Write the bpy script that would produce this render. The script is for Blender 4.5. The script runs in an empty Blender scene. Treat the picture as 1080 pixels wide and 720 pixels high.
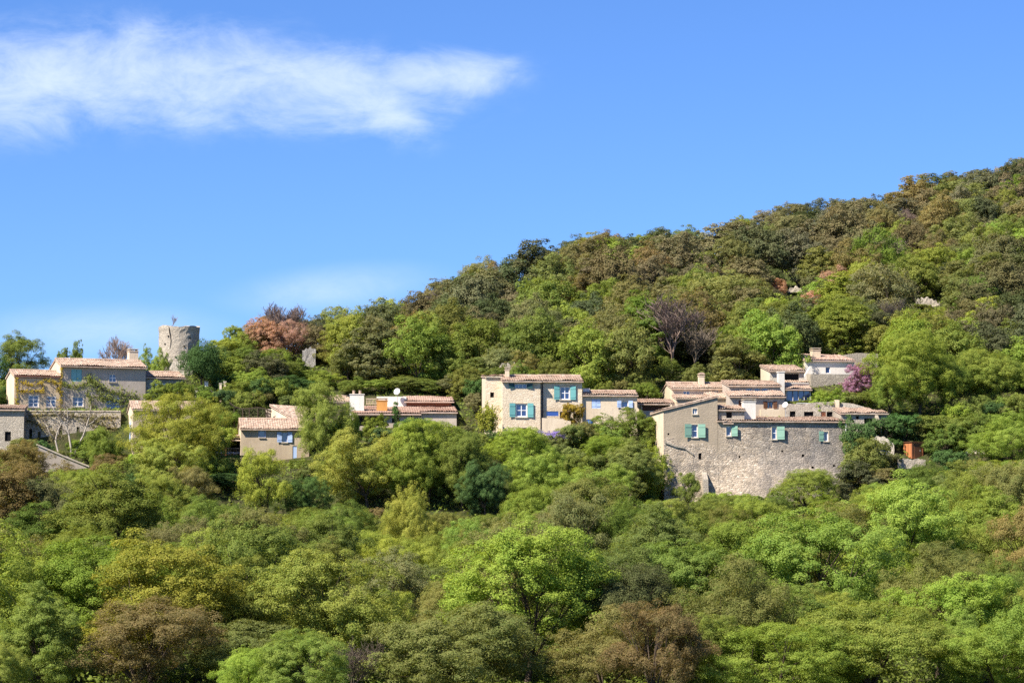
import bpy, math, random
import numpy as np
from mathutils import Vector, Matrix
R = math.radians
rnd = random.Random(7)
scn = bpy.context.scene
COL = scn.collection

# ------------------------------------------------------------------ camera geometry
FPX, HOR = 3000.0, 600.0                      # focal length and horizon row, in pixels of a 1080x720 frame
PITCH = math.atan((HOR - 360) / FPX)
CP, SP = math.cos(PITCH), math.sin(PITCH)
def ray(u, v):
    cx, cy = (u - 540) / FPX, (360 - v) / FPX
    return Vector((cx, CP - cy * SP, SP + cy * CP))
def at(u, v, Y):
    d = ray(u, v); return d * (Y / d.y)
def proj(p):
    x, y, z = p[0], p[1], p[2]
    c = y * CP + z * SP
    return 540 + FPX * x / c, 360 - FPX * (z * CP - y * SP) / c

# ------------------------------------------------------------------ objects
def tag(o, label=None, cat=None, group=None, kind=None):
    if label: o['label'] = label
    if cat: o['category'] = cat
    if group: o['group'] = group
    if kind: o['kind'] = kind
    return o
def empty(name, loc, rz=0.0):
    o = bpy.data.objects.new(name, None); COL.objects.link(o)
    o.location = loc; o.rotation_euler = (0, 0, rz); o.empty_display_size = 0.3
    return o

class MB:
    def __init__(self): self.v = []; self.f = []
    def face(self, pts):
        i = len(self.v); self.v += [tuple(p) for p in pts]; self.f.append(tuple(range(i, i + len(pts))))
    def box(self, x0, x1, y0, y1, z0, z1):
        i = len(self.v)
        self.v += [(x0,y0,z0),(x1,y0,z0),(x1,y1,z0),(x0,y1,z0),(x0,y0,z1),(x1,y0,z1),(x1,y1,z1),(x0,y1,z1)]
        for q in ((0,3,2,1),(4,5,6,7),(0,1,5,4),(1,2,6,5),(2,3,7,6),(3,0,4,7)): self.f.append(tuple(i + k for k in q))
    def prism(self, pts, d):                  # extrude polygon pts along vector d
        n = len(pts); i = len(self.v); d = Vector(d)
        self.v += [tuple(p) for p in pts] + [tuple(Vector(p) + d) for p in pts]
        self.f.append(tuple(i + k for k in range(n))[::-1]); self.f.append(tuple(i + n + k for k in range(n)))
        for k in range(n): self.f.append((i + k, i + (k + 1) % n, i + n + (k + 1) % n, i + n + k))
    def tube(self, pts, rad, sides=6, cap=True):
        pts = [Vector(p) for p in pts]; i0 = len(self.v); n = len(pts)
        for k, p in enumerate(pts):
            d = (pts[min(k + 1, n - 1)] - pts[max(k - 1, 0)])
            d = d.normalized() if d.length > 1e-9 else Vector((0, 0, 1))
            a = d.cross(Vector((0.31, 0.87, 0.13)))
            a = a.normalized() if a.length > 1e-3 else Vector((1, 0, 0))
            b = d.cross(a)
            for s in range(sides):
                t = 2 * math.pi * s / sides
                self.v.append(tuple(p + (a * math.cos(t) + b * math.sin(t)) * rad[k]))
        for k in range(n - 1):
            for s in range(sides):
                q = i0 + k * sides; r = q + sides
                self.f.append((q + s, q + (s + 1) % sides, r + (s + 1) % sides, r + s))
        if cap:
            self.f.append(tuple(i0 + s for s in range(sides))[::-1])
            self.f.append(tuple(i0 + (n - 1) * sides + s for s in range(sides)))
    def mesh(self, name, m, smooth=False):
        me = bpy.data.meshes.new(name); me.from_pydata(self.v, [], self.f)
        if m: me.materials.append(m)
        if smooth: me.polygons.foreach_set('use_smooth', [True] * len(me.polygons))
        me.update(); return me
    def build(self, name, m, parent=None, loc=None, smooth=False):
        o = bpy.data.objects.new(name, self.mesh(name, m, smooth)); COL.objects.link(o)
        if parent: o.parent = parent
        if loc is not None: o.location = loc
        return o

# ------------------------------------------------------------------ materials
class NT:
    def __init__(self, name):
        self.m = bpy.data.materials.new(name); self.m.use_nodes = True
        self.t = self.m.node_tree; self.t.nodes.clear()
        self.out = self.t.nodes.new('ShaderNodeOutputMaterial')
    def n(self, typ, ins=None, **kw):
        nd = self.t.nodes.new('ShaderNode' + typ)
        for k, v in kw.items(): setattr(nd, k, v)
        for k, v in (ins or {}).items():
            if isinstance(v, bpy.types.NodeSocket): self.t.links.new(v, nd.inputs[k])
            else: nd.inputs[k].default_value = v
        return nd
    def math(self, op, a, b=0.0, c=None, clamp=False):
        ins = {0: a, 1: b}
        if c is not None: ins[2] = c
        return self.n('Math', ins, operation=op, use_clamp=clamp).outputs[0]
    def ramp(self, fac, stops, interp='LINEAR'):
        nd = self.n('ValToRGB', {0: fac}); cr = nd.color_ramp; cr.interpolation = interp
        while len(cr.elements) > 1: cr.elements.remove(cr.elements[-1])
        for i, (p, c) in enumerate(stops):
            e = cr.elements[0] if i == 0 else cr.elements.new(p)
            e.position = p; e.color = (*c, 1) if len(c) == 3 else c
        return nd.outputs[0]
    def mix(self, fac, a, b, blend='MIX'):
        def c4(x): return (*x, 1) if isinstance(x, tuple) and len(x) == 3 else x
        nd = self.n('Mix', {0: fac, 6: c4(a), 7: c4(b)}, data_type='RGBA', blend_type=blend)
        return nd.outputs[2]
    def obj(self): return self.n('TexCoord').outputs['Object']
    def noise(self, vec, scale, detail=4, rough=0.55, dist=0.0):
        return self.n('TexNoise', {'Vector': vec, 'Scale': scale, 'Detail': detail, 'Roughness': rough, 'Distortion': dist}).outputs['Fac']
    def surf(self, s): self.t.links.new(s, self.out.inputs['Surface'])
    def principled(self, color, rough=0.9, bump=None, bstr=0.5, bdist=0.03, spec=0.2, metal=0.0):
        ins = {'Base Color': color if isinstance(color, bpy.types.NodeSocket) else (*color, 1), 'Roughness': rough,
               'Specular IOR Level': spec, 'Metallic': metal}
        if bump is not None:
            ins['Normal'] = self.n('Bump', {'Height': bump, 'Strength': bstr, 'Distance': bdist}).outputs[0]
        p = self.n('BsdfPrincipled', ins); self.surf(p.outputs[0]); return p

def mat_plain(name, c, rough=0.7, var=0.15, scale=1.5, spec=0.2):
    t = NT(name); v = t.obj(); n = t.noise(v, scale, 5)
    k = t.math('MULTIPLY_ADD', n, 2 * var, 1 - var)
    col = t.n('VectorMath', {0: c, 3: k}, operation='SCALE').outputs[0]
    t.principled(col, rough, n, 0.2, 0.01, spec); return t.m

def stone_color(t, v, cols, mortar, sc=2.6):
    w = t.n('VectorMath', {0: t.n('VectorMath', {0: t.n('TexNoise', {'Vector': v, 'Scale': 2.2, 'Detail': 3}).outputs['Color'], 3: 0.22}, operation='SCALE').outputs[0], 1: v}, operation='ADD').outputs[0]
    m = t.n('Mapping', {'Vector': w, 'Scale': (1.0, 1.0, 1.7)}).outputs[0]
    vo = t.n('TexVoronoi', {'Vector': m, 'Scale': sc, 'Randomness': 0.95})
    ed = t.n('TexVoronoi', {'Vector': m, 'Scale': sc, 'Randomness': 0.95}, feature='DISTANCE_TO_EDGE').outputs['Distance']
    r = t.n('SeparateColor', {0: vo.outputs['Color']}).outputs[0]
    n1 = len(cols) - 1
    base = t.ramp(r, [(i / n1, c) for i, c in enumerate(cols)])
    fine = t.noise(v, 9, 4, 0.7)
    base = t.mix(t.math('MULTIPLY_ADD', fine, 0.8, -0.3, clamp=True), base, t.mix(0.5, base, (0.62, 0.56, 0.47)))
    mm = t.n('MapRange', {0: ed, 1: 0.0, 2: 0.10, 3: 1.0, 4: 0.0}).outputs[0]
    col = t.mix(t.math('MULTIPLY', mm, 0.85), base, mortar)
    h = t.math('ADD', t.n('MapRange', {0: ed, 1: 0.0, 2: 0.16}).outputs[0], t.math('MULTIPLY', fine, 0.6))
    return col, h

def mat_stone(name, cols, mortar, stain=(0.16, 0.15, 0.14), stain_amt=0.5, sc=4.0, bd=0.035):
    t = NT(name); v = t.obj()
    col, h = stone_color(t, v, cols, mortar, sc)
    big = t.noise(v, 0.28, 5, 0.62, 0.6)
    f = t.n('MapRange', {0: big, 1: 0.47, 2: 0.64, 3: 0.0, 4: stain_amt}).outputs[0]
    col = t.mix(f, col, t.mix(0.6, col, stain))
    t.principled(col, 0.95, h, 0.8, bd, 0.1); return t.m

def mat_plaster(name, c, c2, amt=0.6, streak=0.25):
    t = NT(name); v = t.obj()
    a = t.noise(v, 0.5, 6, 0.62, 0.4); b = t.noise(v, 7, 4, 0.7)
    col = t.mix(t.n('MapRange', {0: a, 1: 0.38, 2: 0.6, 3: 0.0, 4: min(1.0, amt * 1.6)}).outputs[0], c, c2)
    s = t.noise(t.n('Mapping', {'Vector': v, 'Scale': (2.2, 2.2, 0.22)}).outputs[0], 1.4, 4)
    col = t.mix(t.n('MapRange', {0: s, 1: 0.52, 2: 0.75, 3: 0.0, 4: streak * 1.5}).outputs[0], col, (c2[0] * .55, c2[1] * .55, c2[2] * .55))
    col = t.mix(t.n('MapRange', {0: b, 1: 0.4, 2: 0.75, 3: 0.0, 4: 0.5}).outputs[0], col, (c2[0] * .8, c2[1] * .78, c2[2] * .75))
    t.principled(col, 0.95, b, 0.5, 0.03, 0.1); return t.m

def mat_tiles(name, cols, lich=(0.40, 0.33, 0.25)):
    t = NT(name); v = t.obj()
    sep = t.n('SeparateXYZ', {0: v})
    ix = t.math('FLOOR', t.math('DIVIDE', sep.outputs[0], 0.26)); iy = t.math('FLOOR', t.math('DIVIDE', sep.outputs[1], 0.42))
    wn = t.n('TexWhiteNoise', {'Vector': t.n('CombineXYZ', {0: ix, 1: iy}).outputs[0]}, noise_dimensions='3D')
    n1 = len(cols) - 1
    col = t.ramp(wn.outputs['Value'], [(i / n1, c) for i, c in enumerate(cols)])
    a = t.noise(v, 0.8, 6, 0.65)
    col = t.mix(t.n('MapRange', {0: a, 1: 0.48, 2: 0.66, 3: 0.0, 4: 0.55}).outputs[0], col, lich)
    b = t.noise(v, 14, 3, 0.6)
    col = t.mix(t.n('MapRange', {0: b, 1: 0.5, 2: 0.75, 3: 0.0, 4: 0.4}).outputs[0], col, (0.17, 0.13, 0.105))
    t.principled(col, 0.92, b, 0.3, 0.02, 0.1); return t.m

def mat_leaf():
    """foliage: the species' leaf colour is the object's colour (alpha: how much light passes through); tones vary leaf by leaf"""
    t = NT('foliage'); v = t.obj(); oi = t.n('ObjectInfo'); base = oi.outputs['Color']
    off = t.n('VectorMath', {0: oi.outputs['Location'], 1: v}, operation='ADD').outputs[0]
    a = t.noise(off, 0.5, 2, 0.5); b = t.noise(off, 4.5, 2, 0.6)
    col = t.mix(t.n('MapRange', {0: a, 1: 0.36, 2: 0.64}).outputs[0], base, t.mix(1.0, base, (0.74, 0.84, 0.80), 'MULTIPLY'))
    col = t.mix(t.n('MapRange', {0: b, 1: 0.46, 2: 0.72, 3: 0.0, 4: 0.8}).outputs[0], col, t.mix(1.0, base, (1.40, 1.24, 1.5), 'MULTIPLY'))
    p = t.n('BsdfPrincipled', {'Base Color': col, 'Roughness': 0.7, 'Specular IOR Level': 0.1})
    tr = t.n('BsdfTranslucent', {'Color': t.mix(1.0, col, (1.25, 1.15, 0.5), 'MULTIPLY')})
    t.surf(t.n('MixShader', {0: oi.outputs['Alpha'], 1: p.outputs[0], 2: tr.outputs[0]}).outputs[0]); return t.m

def mat_bark(name, c):
    t = NT(name); v = t.obj(); n = t.noise(t.n('Mapping', {'Vector': v, 'Scale': (6, 6, 1.2)}).outputs[0], 2, 4, 0.7)
    t.principled(t.mix(n, (c[0] * .5, c[1] * .5, c[2] * .5), (c[0] * 1.5, c[1] * 1.5, c[2] * 1.5)), 0.95, n, 0.7, 0.05, 0.1); return t.m

def mat_glass(name, c=(0.018, 0.034, 0.15)):
    t = NT(name); v = t.obj(); n = t.noise(v, 1.1, 2)
    p = t.principled(t.mix(n, c, (c[0] * .5, c[1] * .5, c[2] * .6)), 0.08, n, 0.05, 0.02, 1.0); p.inputs['IOR'].default_value = 1.7; return t.m

MT = {}
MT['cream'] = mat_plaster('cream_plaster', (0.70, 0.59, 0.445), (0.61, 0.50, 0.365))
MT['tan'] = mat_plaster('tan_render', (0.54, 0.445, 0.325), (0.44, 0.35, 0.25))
MT['ochre'] = mat_plaster('ochre_render', (0.62, 0.49, 0.33), (0.52, 0.40, 0.265))
MT['greyp'] = mat_plaster('grey_render', (0.53, 0.46, 0.385), (0.43, 0.365, 0.30))
MT['white'] = mat_plaster('white_render', (0.74, 0.71, 0.65), (0.62, 0.58, 0.52), 0.4, 0.12)
MT['orange'] = mat_plaster('orange_render', (0.58, 0.30, 0.09), (0.48, 0.24, 0.08))
MT['stone'] = mat_stone('rubble_stone', [(0.30, 0.26, 0.21), (0.44, 0.385, 0.31), (0.38, 0.33, 0.265), (0.52, 0.46, 0.37)], (0.40, 0.355, 0.29))
MT['greystone'] = mat_stone('grey_rubble_stone', [(0.24, 0.225, 0.21), (0.38, 0.36, 0.33), (0.31, 0.29, 0.265), (0.46, 0.43, 0.39)], (0.30, 0.28, 0.25), (0.12, 0.12, 0.125), 0.7)
MT['pale'] = mat_stone('pale_stone', [(0.45, 0.40, 0.32), (0.58, 0.52, 0.43), (0.52, 0.46, 0.37)], (0.56, 0.50, 0.41), (0.3, 0.27, 0.22), 0.4)
MT['warmstone'] = mat_stone('warm_pointed_stone', [(0.56, 0.445, 0.31), (0.70, 0.59, 0.44), (0.63, 0.52, 0.38), (0.75, 0.65, 0.505)], (0.67, 0.56, 0.42), (0.36, 0.28, 0.19), 0.6, 3.4, 0.02)
MT['tile'] = mat_tiles('clay_tiles', [(0.40, 0.29, 0.22), (0.50, 0.375, 0.285), (0.45, 0.32, 0.24), (0.57, 0.45, 0.355), (0.34, 0.25, 0.195), (0.49, 0.34, 0.25)])
MT['tilepink'] = mat_tiles('pink_clay_tiles', [(0.46, 0.325, 0.255), (0.56, 0.42, 0.34), (0.50, 0.355, 0.28), (0.59, 0.46, 0.38)], (0.50, 0.36, 0.28))
MT['turq'] = mat_plain('turquoise_paint', (0.145, 0.37, 0.37), 0.6, 0.1)
MT['green'] = mat_plain('green_paint', (0.24, 0.41, 0.315), 0.6, 0.12)
MT['ltblue'] = mat_plain('light_blue_paint', (0.40, 0.52, 0.76), 0.6, 0.08)
MT['ltturq'] = mat_plain('pale_turquoise_paint', (0.22, 0.46, 0.46), 0.6, 0.1)
MT['dteal'] = mat_plain('dark_teal_paint', (0.03, 0.09, 0.10), 0.6, 0.1)
MT['brownw'] = mat_plain('brown_wood', (0.12, 0.055, 0.03), 0.7, 0.25, 3)
MT['redbrown'] = mat_plain('red_brown_wood', (0.20, 0.075, 0.04), 0.7, 0.25, 3)
MT['whitep'] = mat_plain('white_paint', (0.78, 0.78, 0.78), 0.5, 0.05)
MT['metal'] = mat_plain('grey_metal', (0.30, 0.31, 0.33), 0.45, 0.1)
MT['darkm'] = mat_plain('dark_metal', (0.05, 0.05, 0.055), 0.5, 0.1)
MT['dark'] = mat_plain('recess_shade', (0.012, 0.011, 0.012), 0.9, 0.2)
MT['glass'] = mat_glass('window_glass')  # blue base colour paints in the reflected sky
MT['blueglass'] = mat_glass('blue_door_glass', (0.02, 0.055, 0.34))
MT['bluep'] = mat_plain('blue_paint', (0.05, 0.11, 0.36), 0.6, 0.1)
MT['coping'] = mat_plaster('pale_coping', (0.62, 0.54, 0.43), (0.5, 0.43, 0.33))
MT['hutlight'] = None

def wood_planks(name, c, per=0.14):
    t = NT(name); v = t.obj(); sep = t.n('SeparateXYZ', {0: v})
    x = t.math('ADD', sep.outputs[0], sep.outputs[1])
    ph = t.math('FRACT', t.math('DIVIDE', x, per)); idx = t.math('FLOOR', t.math('DIVIDE', x, per))
    wn = t.n('TexWhiteNoise', {'W': idx}, noise_dimensions='1D').outputs['Value']
    gap = t.math('LESS_THAN', ph, 0.08)
    g = t.noise(t.n('Mapping', {'Vector': v, 'Scale': (9, 9, 0.8)}).outputs[0], 2, 4)
    k = t.math('MULTIPLY', t.math('MULTIPLY_ADD', wn, 0.35, 0.8), t.math('MULTIPLY_ADD', g, 0.5, 0.75))
    col = t.mix(gap, t.n('VectorMath', {0: c, 3: k}, operation='SCALE').outputs[0], (c[0] * .25, c[1] * .25, c[2] * .25))
    t.principled(col, 0.75, t.math('SUBTRACT', 1.0, gap), 0.4, 0.01, 0.2); return t.m
MT['hut'] = wood_planks('orange_stained_planks', (0.44, 0.17, 0.068))

def mat_bighouse():
    """the big stone house: rubble masonry, render still holding on the upper left, grey weathering elsewhere"""
    t = NT('weathered_rubble_and_render'); v = t.obj()
    col, h = stone_color(t, v, [(0.26, 0.205, 0.15), (0.50, 0.415, 0.315), (0.40, 0.32, 0.24), (0.64, 0.55, 0.435)], (0.48, 0.40, 0.305), 3.0)
    sep = t.n('SeparateXYZ', {0: v})
    big = t.noise(v, 0.33, 6, 0.65, 0.7); b2 = t.noise(v, 0.75, 5, 0.6, 0.3)
    # grey weathered part to the right
    gx = t.math('ADD', t.n('MapRange', {0: sep.outputs[0], 1: 6.0, 2: 12.0, 3: -0.26, 4: 0.10}).outputs[0], big)
    f = t.n('MapRange', {0: gx, 1: 0.42, 2: 0.66, 3: 0.0, 4: 0.85}).outputs[0]
    col = t.mix(f, col, t.mix(0.62, col, (0.165, 0.158, 0.155)))
    fr = t.n('MapRange', {0: t.math('ADD', sep.outputs[0], t.math('MULTIPLY', b2, 1.2)), 1: 16.2, 2: 16.7, 3: 0.0, 4: 0.75}).outputs[0]
    col = t.mix(fr, col, t.mix(0.6, col, (0.20, 0.195, 0.195)))
    f = t.n('MapRange', {0: b2, 1: 0.49, 2: 0.62, 3: 0.0, 4: 0.78}).outputs[0]
    col = t.mix(f, col, t.mix(0.6, col, (0.13, 0.12, 0.115)))
    # render on the upper left, broken away along an irregular line
    e = t.math('ADD', t.math('MULTIPLY_ADD', sep.outputs[0], 0.28, sep.outputs[2]), t.math('MULTIPLY_ADD', big, 4.0, -2.0))
    e = t.math('ADD', e, t.math('MULTIPLY_ADD', b2, 2.0, -1.0))
    fz = t.n('MapRange', {0: e, 1: 6.3, 2: 6.9}).outputs[0]
    fx = t.n('MapRange', {0: t.math('ADD', sep.outputs[0], t.math('MULTIPLY', b2, 1.5)), 1: 6.7, 2: 7.6, 3: 1.0, 4: 0.0}).outputs[0]
    pf = t.math('MULTIPLY', t.math('MULTIPLY', fz, fx), 0.93)
    pl = t.mix(t.noise(v, 0.9, 6, 0.65), (0.45, 0.365, 0.26), (0.34, 0.28, 0.21))
    pl = t.mix(t.n('MapRange', {0: t.noise(v, 6, 4, 0.7), 1: 0.45, 2: 0.8, 3: 0, 4: 0.4}).outputs[0], pl, (0.24, 0.20, 0.16))
    col = t.mix(pf, col, pl)
    hh = t.math('MULTIPLY', h, t.math('MULTIPLY_ADD', pf, -0.85, 1.0))
    t.principled(col, 0.95, hh, 0.9, 0.045, 0.1); return t.m
MT['bighouse'] = mat_bighouse()

LEAFM = mat_leaf()
LEAFC = {'bright': (.250, .315, .042), 'yellow': (.300, .325, .042), 'mid': (.185, .236, .034), 'olive': (.205, .230, .046), 'grey': (.205, .202, .058),
         'dark': (.092, .104, .030), 'holm': (.158, .145, .050), 'brown': (.225, .190, .055), 'rust': (.450, .270, .140), 'pink': (.370, .200, .205),
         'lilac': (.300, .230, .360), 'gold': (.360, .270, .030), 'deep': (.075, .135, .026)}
def leafcol(mat, rr=None, amt=1.0):
    r, g, b = LEAFC[mat]; rr = rr or rnd
    k = 1 + amt * rr.uniform(-.2, .2); h = amt * rr.uniform(-.09, .09)
    k *= 1.14
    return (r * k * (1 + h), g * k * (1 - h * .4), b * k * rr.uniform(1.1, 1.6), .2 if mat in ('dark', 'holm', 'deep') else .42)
BARK = {'b': mat_bark('brown_bark', (0.085, 0.065, 0.048)), 'd': mat_bark('dark_bark', (0.045, 0.036, 0.028)),
        'w': mat_bark('pale_bark', (0.42, 0.37, 0.31)), 't': mat_bark('twig_bark', (0.225, 0.165, 0.135)),
        'g': mat_bark('grey_twig_bark', (0.20, 0.162, 0.125))}

# ------------------------------------------------------------------ ground
_near = [(-300, -1.7), (18, -1.7), (60, -10), (100, -15), (160, -13.2), (190, -10.6), (210, -9.4)]
def _c(*rows): return _near + list(rows)
COLS = {
 -500: _c((235,-7),(260,-3),(285,2),(300,6),(330,12),(360,12),(500,0)),
 0:   _c((235,-7),(260,-2.5),(280,2),(292,5),(300,9),(306,12),(311,12.6),(312.8,17.3),(318,17.6),(330,19.5),(345,21),(380,18),(500,5)),
 100: _c((235,-7),(260,-2.5),(280,2),(292,5),(300,9),(306,11.8),(311,12.6),(312.8,17.3),(318,17.6),(330,20),(345,22),(380,19),(500,5)),
 200: _c((235,-7),(260,-2.5),(280,2),(292,5.5),(300,10),(308,12.6),(314,16.5),(322,20),(330,22),(338,23.4),(350,24),(400,15)),
 260: _c((235,-7),(260,-2.5),(280,2),(292,5.5),(300,9.6),(306,11.2),(312,14.5),(320,18.2),(330,22),(345,26),(360,26.5),(420,15)),
 340: _c((235,-7),(260,-2.5),(280,2),(292,5.5),(300,10),(306,11.6),(313,15.4),(325,19.5),(345,25.2),(360,28),(375,29),(430,18)),
 420: _c((235,-7),(260,-2.5),(280,2),(292,6.5),(298,10),(304,13),(312,15.4),(325,20),(345,25.5),(370,30.5),(390,31.5),(460,24)),
 500: _c((235,-7),(260,-2.5),(280,2),(292,6.5),(298,10.5),(303,13.2),(310,14.6),(325,19.5),(345,26),(385,36),(400,37),(480,26)),
 600: _c((235,-7),(260,-2.5),(280,2),(292,6),(298,10.5),(303,13.2),(310,14.8),(325,19.8),(345,26),(380,36),(410,42),(430,43),(520,32)),
 690: _c((235,-7),(260,-2.5),(280,2),(292,4.5),(301,7.5),(306,13),(314,16.3),(325,19.5),(345,26),(390,38.5),(430,45.4),(450,46),(540,35)),
 800: _c((235,-7),(260,-2.5),(280,1.6),(292,4.5),(301.5,7.2),(306,14.5),(316,18),(325,19.6),(338,22.5),(350,27.5),(400,39.5),(445,50.7),(465,52),(560,40)),
 890: _c((235,-7),(260,-2.5),(280,1.8),(290,4.5),(301,8),(304.5,14.5),(316,18.2),(330,21.6),(345,26),(400,40.5),(455,53.8),(475,55),(570,44)),
 960: _c((235,-7),(260,-2.5),(280,2),(292,6),(298,8.6),(302.2,10.2),(302.9,11.6),(306,13.4),(312,16.5),(325,20.5),(345,27),(400,41.5),(462,56.5),(480,58),(580,46)),
 1080:_c((235,-7),(260,-2.5),(280,2.5),(294,8),(302,12),(312,16),(325,20),(345,27),(400,43),(480,64),(500,65),(600,52)),
 1500:_c((235,-7),(260,-2.5),(280,3),(300,11),(325,21),(400,46),(500,78),(540,80),(700,60)),
}
CU = sorted(COLS)
FAR = [(900, -5), (4000, -12)]
CT = [np.array(COLS[c] + FAR) for c in CU]
def gz(x, y):
    u = 540 + FPX * x / max(y, 60.0)
    u = min(max(u, CU[0]), CU[-1])
    k = min(max(int(np.searchsorted(CU, u, 'right')) - 1, 0), len(CU) - 2)
    f = (u - CU[k]) / (CU[k + 1] - CU[k]); f = f * f * (3 - 2 * f) * .5 + f * .5
    a = float(np.interp(y, CT[k][:, 0], CT[k][:, 1])); b = float(np.interp(y, CT[k + 1][:, 0], CT[k + 1][:, 1]))
    n = 0.25 * math.sin(x * .31 + y * .17) + 0.2 * math.sin(x * .13 - y * .41 + 1.3)
    return a * (1 - f) + b * f + (n if 200 < y < 296 or y > 345 else 0)

def mat_ground():
    t = NT('earth_and_undergrowth'); v = t.obj()
    a = t.noise(v, 0.12, 6, 0.6); b = t.noise(v, 1.3, 6, 0.65); c = t.noise(v, 6, 4, 0.7)
    col = t.mix(t.n('MapRange', {0: b, 1: 0.38, 2: 0.62}).outputs[0], (0.045, 0.060, 0.018), (0.085, 0.075, 0.040))
    col = t.mix(t.n('MapRange', {0: a, 1: 0.45, 2: 0.65, 3: 0, 4: 0.7}).outputs[0], col, (0.060, 0.085, 0.020))
    col = t.mix(t.n('MapRange', {0: c, 1: 0.55, 2: 0.75, 3: 0, 4: 0.6}).outputs[0], col, (0.14, 0.115, 0.075))
    t.principled(col, 1.0, t.math('ADD', b, c), 0.8, 0.3, 0.05); return t.m
g = MB()
ys = sorted(set([-300, -100, 0, 18, 60, 100, 130, 160, 180] + [190 + 3.0 * i for i in range(35)] + [295 + 0.75 * i for i in range(42)]
                + [326.5 + 3 * i for i in range(62)] + [520, 540, 570, 620, 700, 800, 900, 1300, 2000, 4000]))
us = sorted(set([-6000, -3000, -1500, -800, -500, -300, -150] + [-60 + 12 * i for i in range(104)] + [1260, 1400, 1500, 1800, 2500, 4000, 7000]))
for y in ys:
    for u in us:
        x = (u - 540) / FPX * max(y, 60.0); g.v.append((x, y, gz(x, y)))
nu = len(us)
for j in range(len(ys) - 1):
    for i in range(nu - 1): g.f.append((j * nu + i, j * nu + i + 1, (j + 1) * nu + i + 1, (j + 1) * nu + i))
tag(g.build('ground', mat_ground(), smooth=True), kind='structure')

# ------------------------------------------------------------------ building kit
PROT = []      # picture rectangles of buildings with their depth: random trees in front keep clear of them
FOOT = []      # ground footprints of buildings
def roofpatch(mb, A, B_, C, D, thick=0.13, seed=0):
    """clay roof between eave A-B and ridge D-C (Vectors): half-round tile rows running up the slope"""
    rr = random.Random(seed)
    A, B_, C, D = map(Vector, (A, B_, C, D))
    L = (B_ - A).length; S = (D - A).length
    nt = max(2, int(round(L / 0.26))); rows = max(2, int(round(S / 0.42)))
    prof = [(0.0, 0.0), (0.12, .036), (0.32, .055), (0.5, .06), (0.68, .055), (0.88, .036)]
    jit = [[rr.uniform(-.02, .022) for _ in range(nt + 1)] for _ in range(rows)]
    sag = [rr.uniform(-.06, .06) for _ in range(6)]
    i0 = len(mb.v); per = len(prof); w = nt * per + 1
    for r in range(rows):
        for e in (0, 1):
            s = (r + e) / rows + (-.02 / rows * 0 if e else -.06 / max(rows, 1) * (1 if r else 0.3))
            s = min(max(s, -0.02), 1)
            for i in range(w):
                k, q = divmod(i, per); t = min((k + prof[q][0]) / nt, 1.0)
                p = (A.lerp(B_, t)).lerp(D.lerp(C, t), s)
                sg = sag[0] * math.sin(t * 5) + sag[1] * math.sin(t * 11 + 1) + sag[2] * math.sin(t * 3 + s * 4)
                p.z += prof[q][1] + (0.03 if not e else 0.0) + sg * min(1, 4 * t, 4 * (1 - t)) + jit[r][k]
                mb.v.append(tuple(p))
    for r in range(2 * rows - 1):
        for i in range(w - 1):
            a = i0 + r * w + i; mb.f.append((a, a + 1, a + w + 1, a + w))
    dz = Vector((0, 0, -thick)); o = Vector((0, 0, -.055))
    T = [A + o, B_ + o, C + o, D + o]; U = [p + dz for p in T]
    mb.face([U[3], U[2], U[1], U[0]])
    for a in range(4): b = (a + 1) % 4; mb.face([U[a], U[b], T[b], T[a]])

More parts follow.
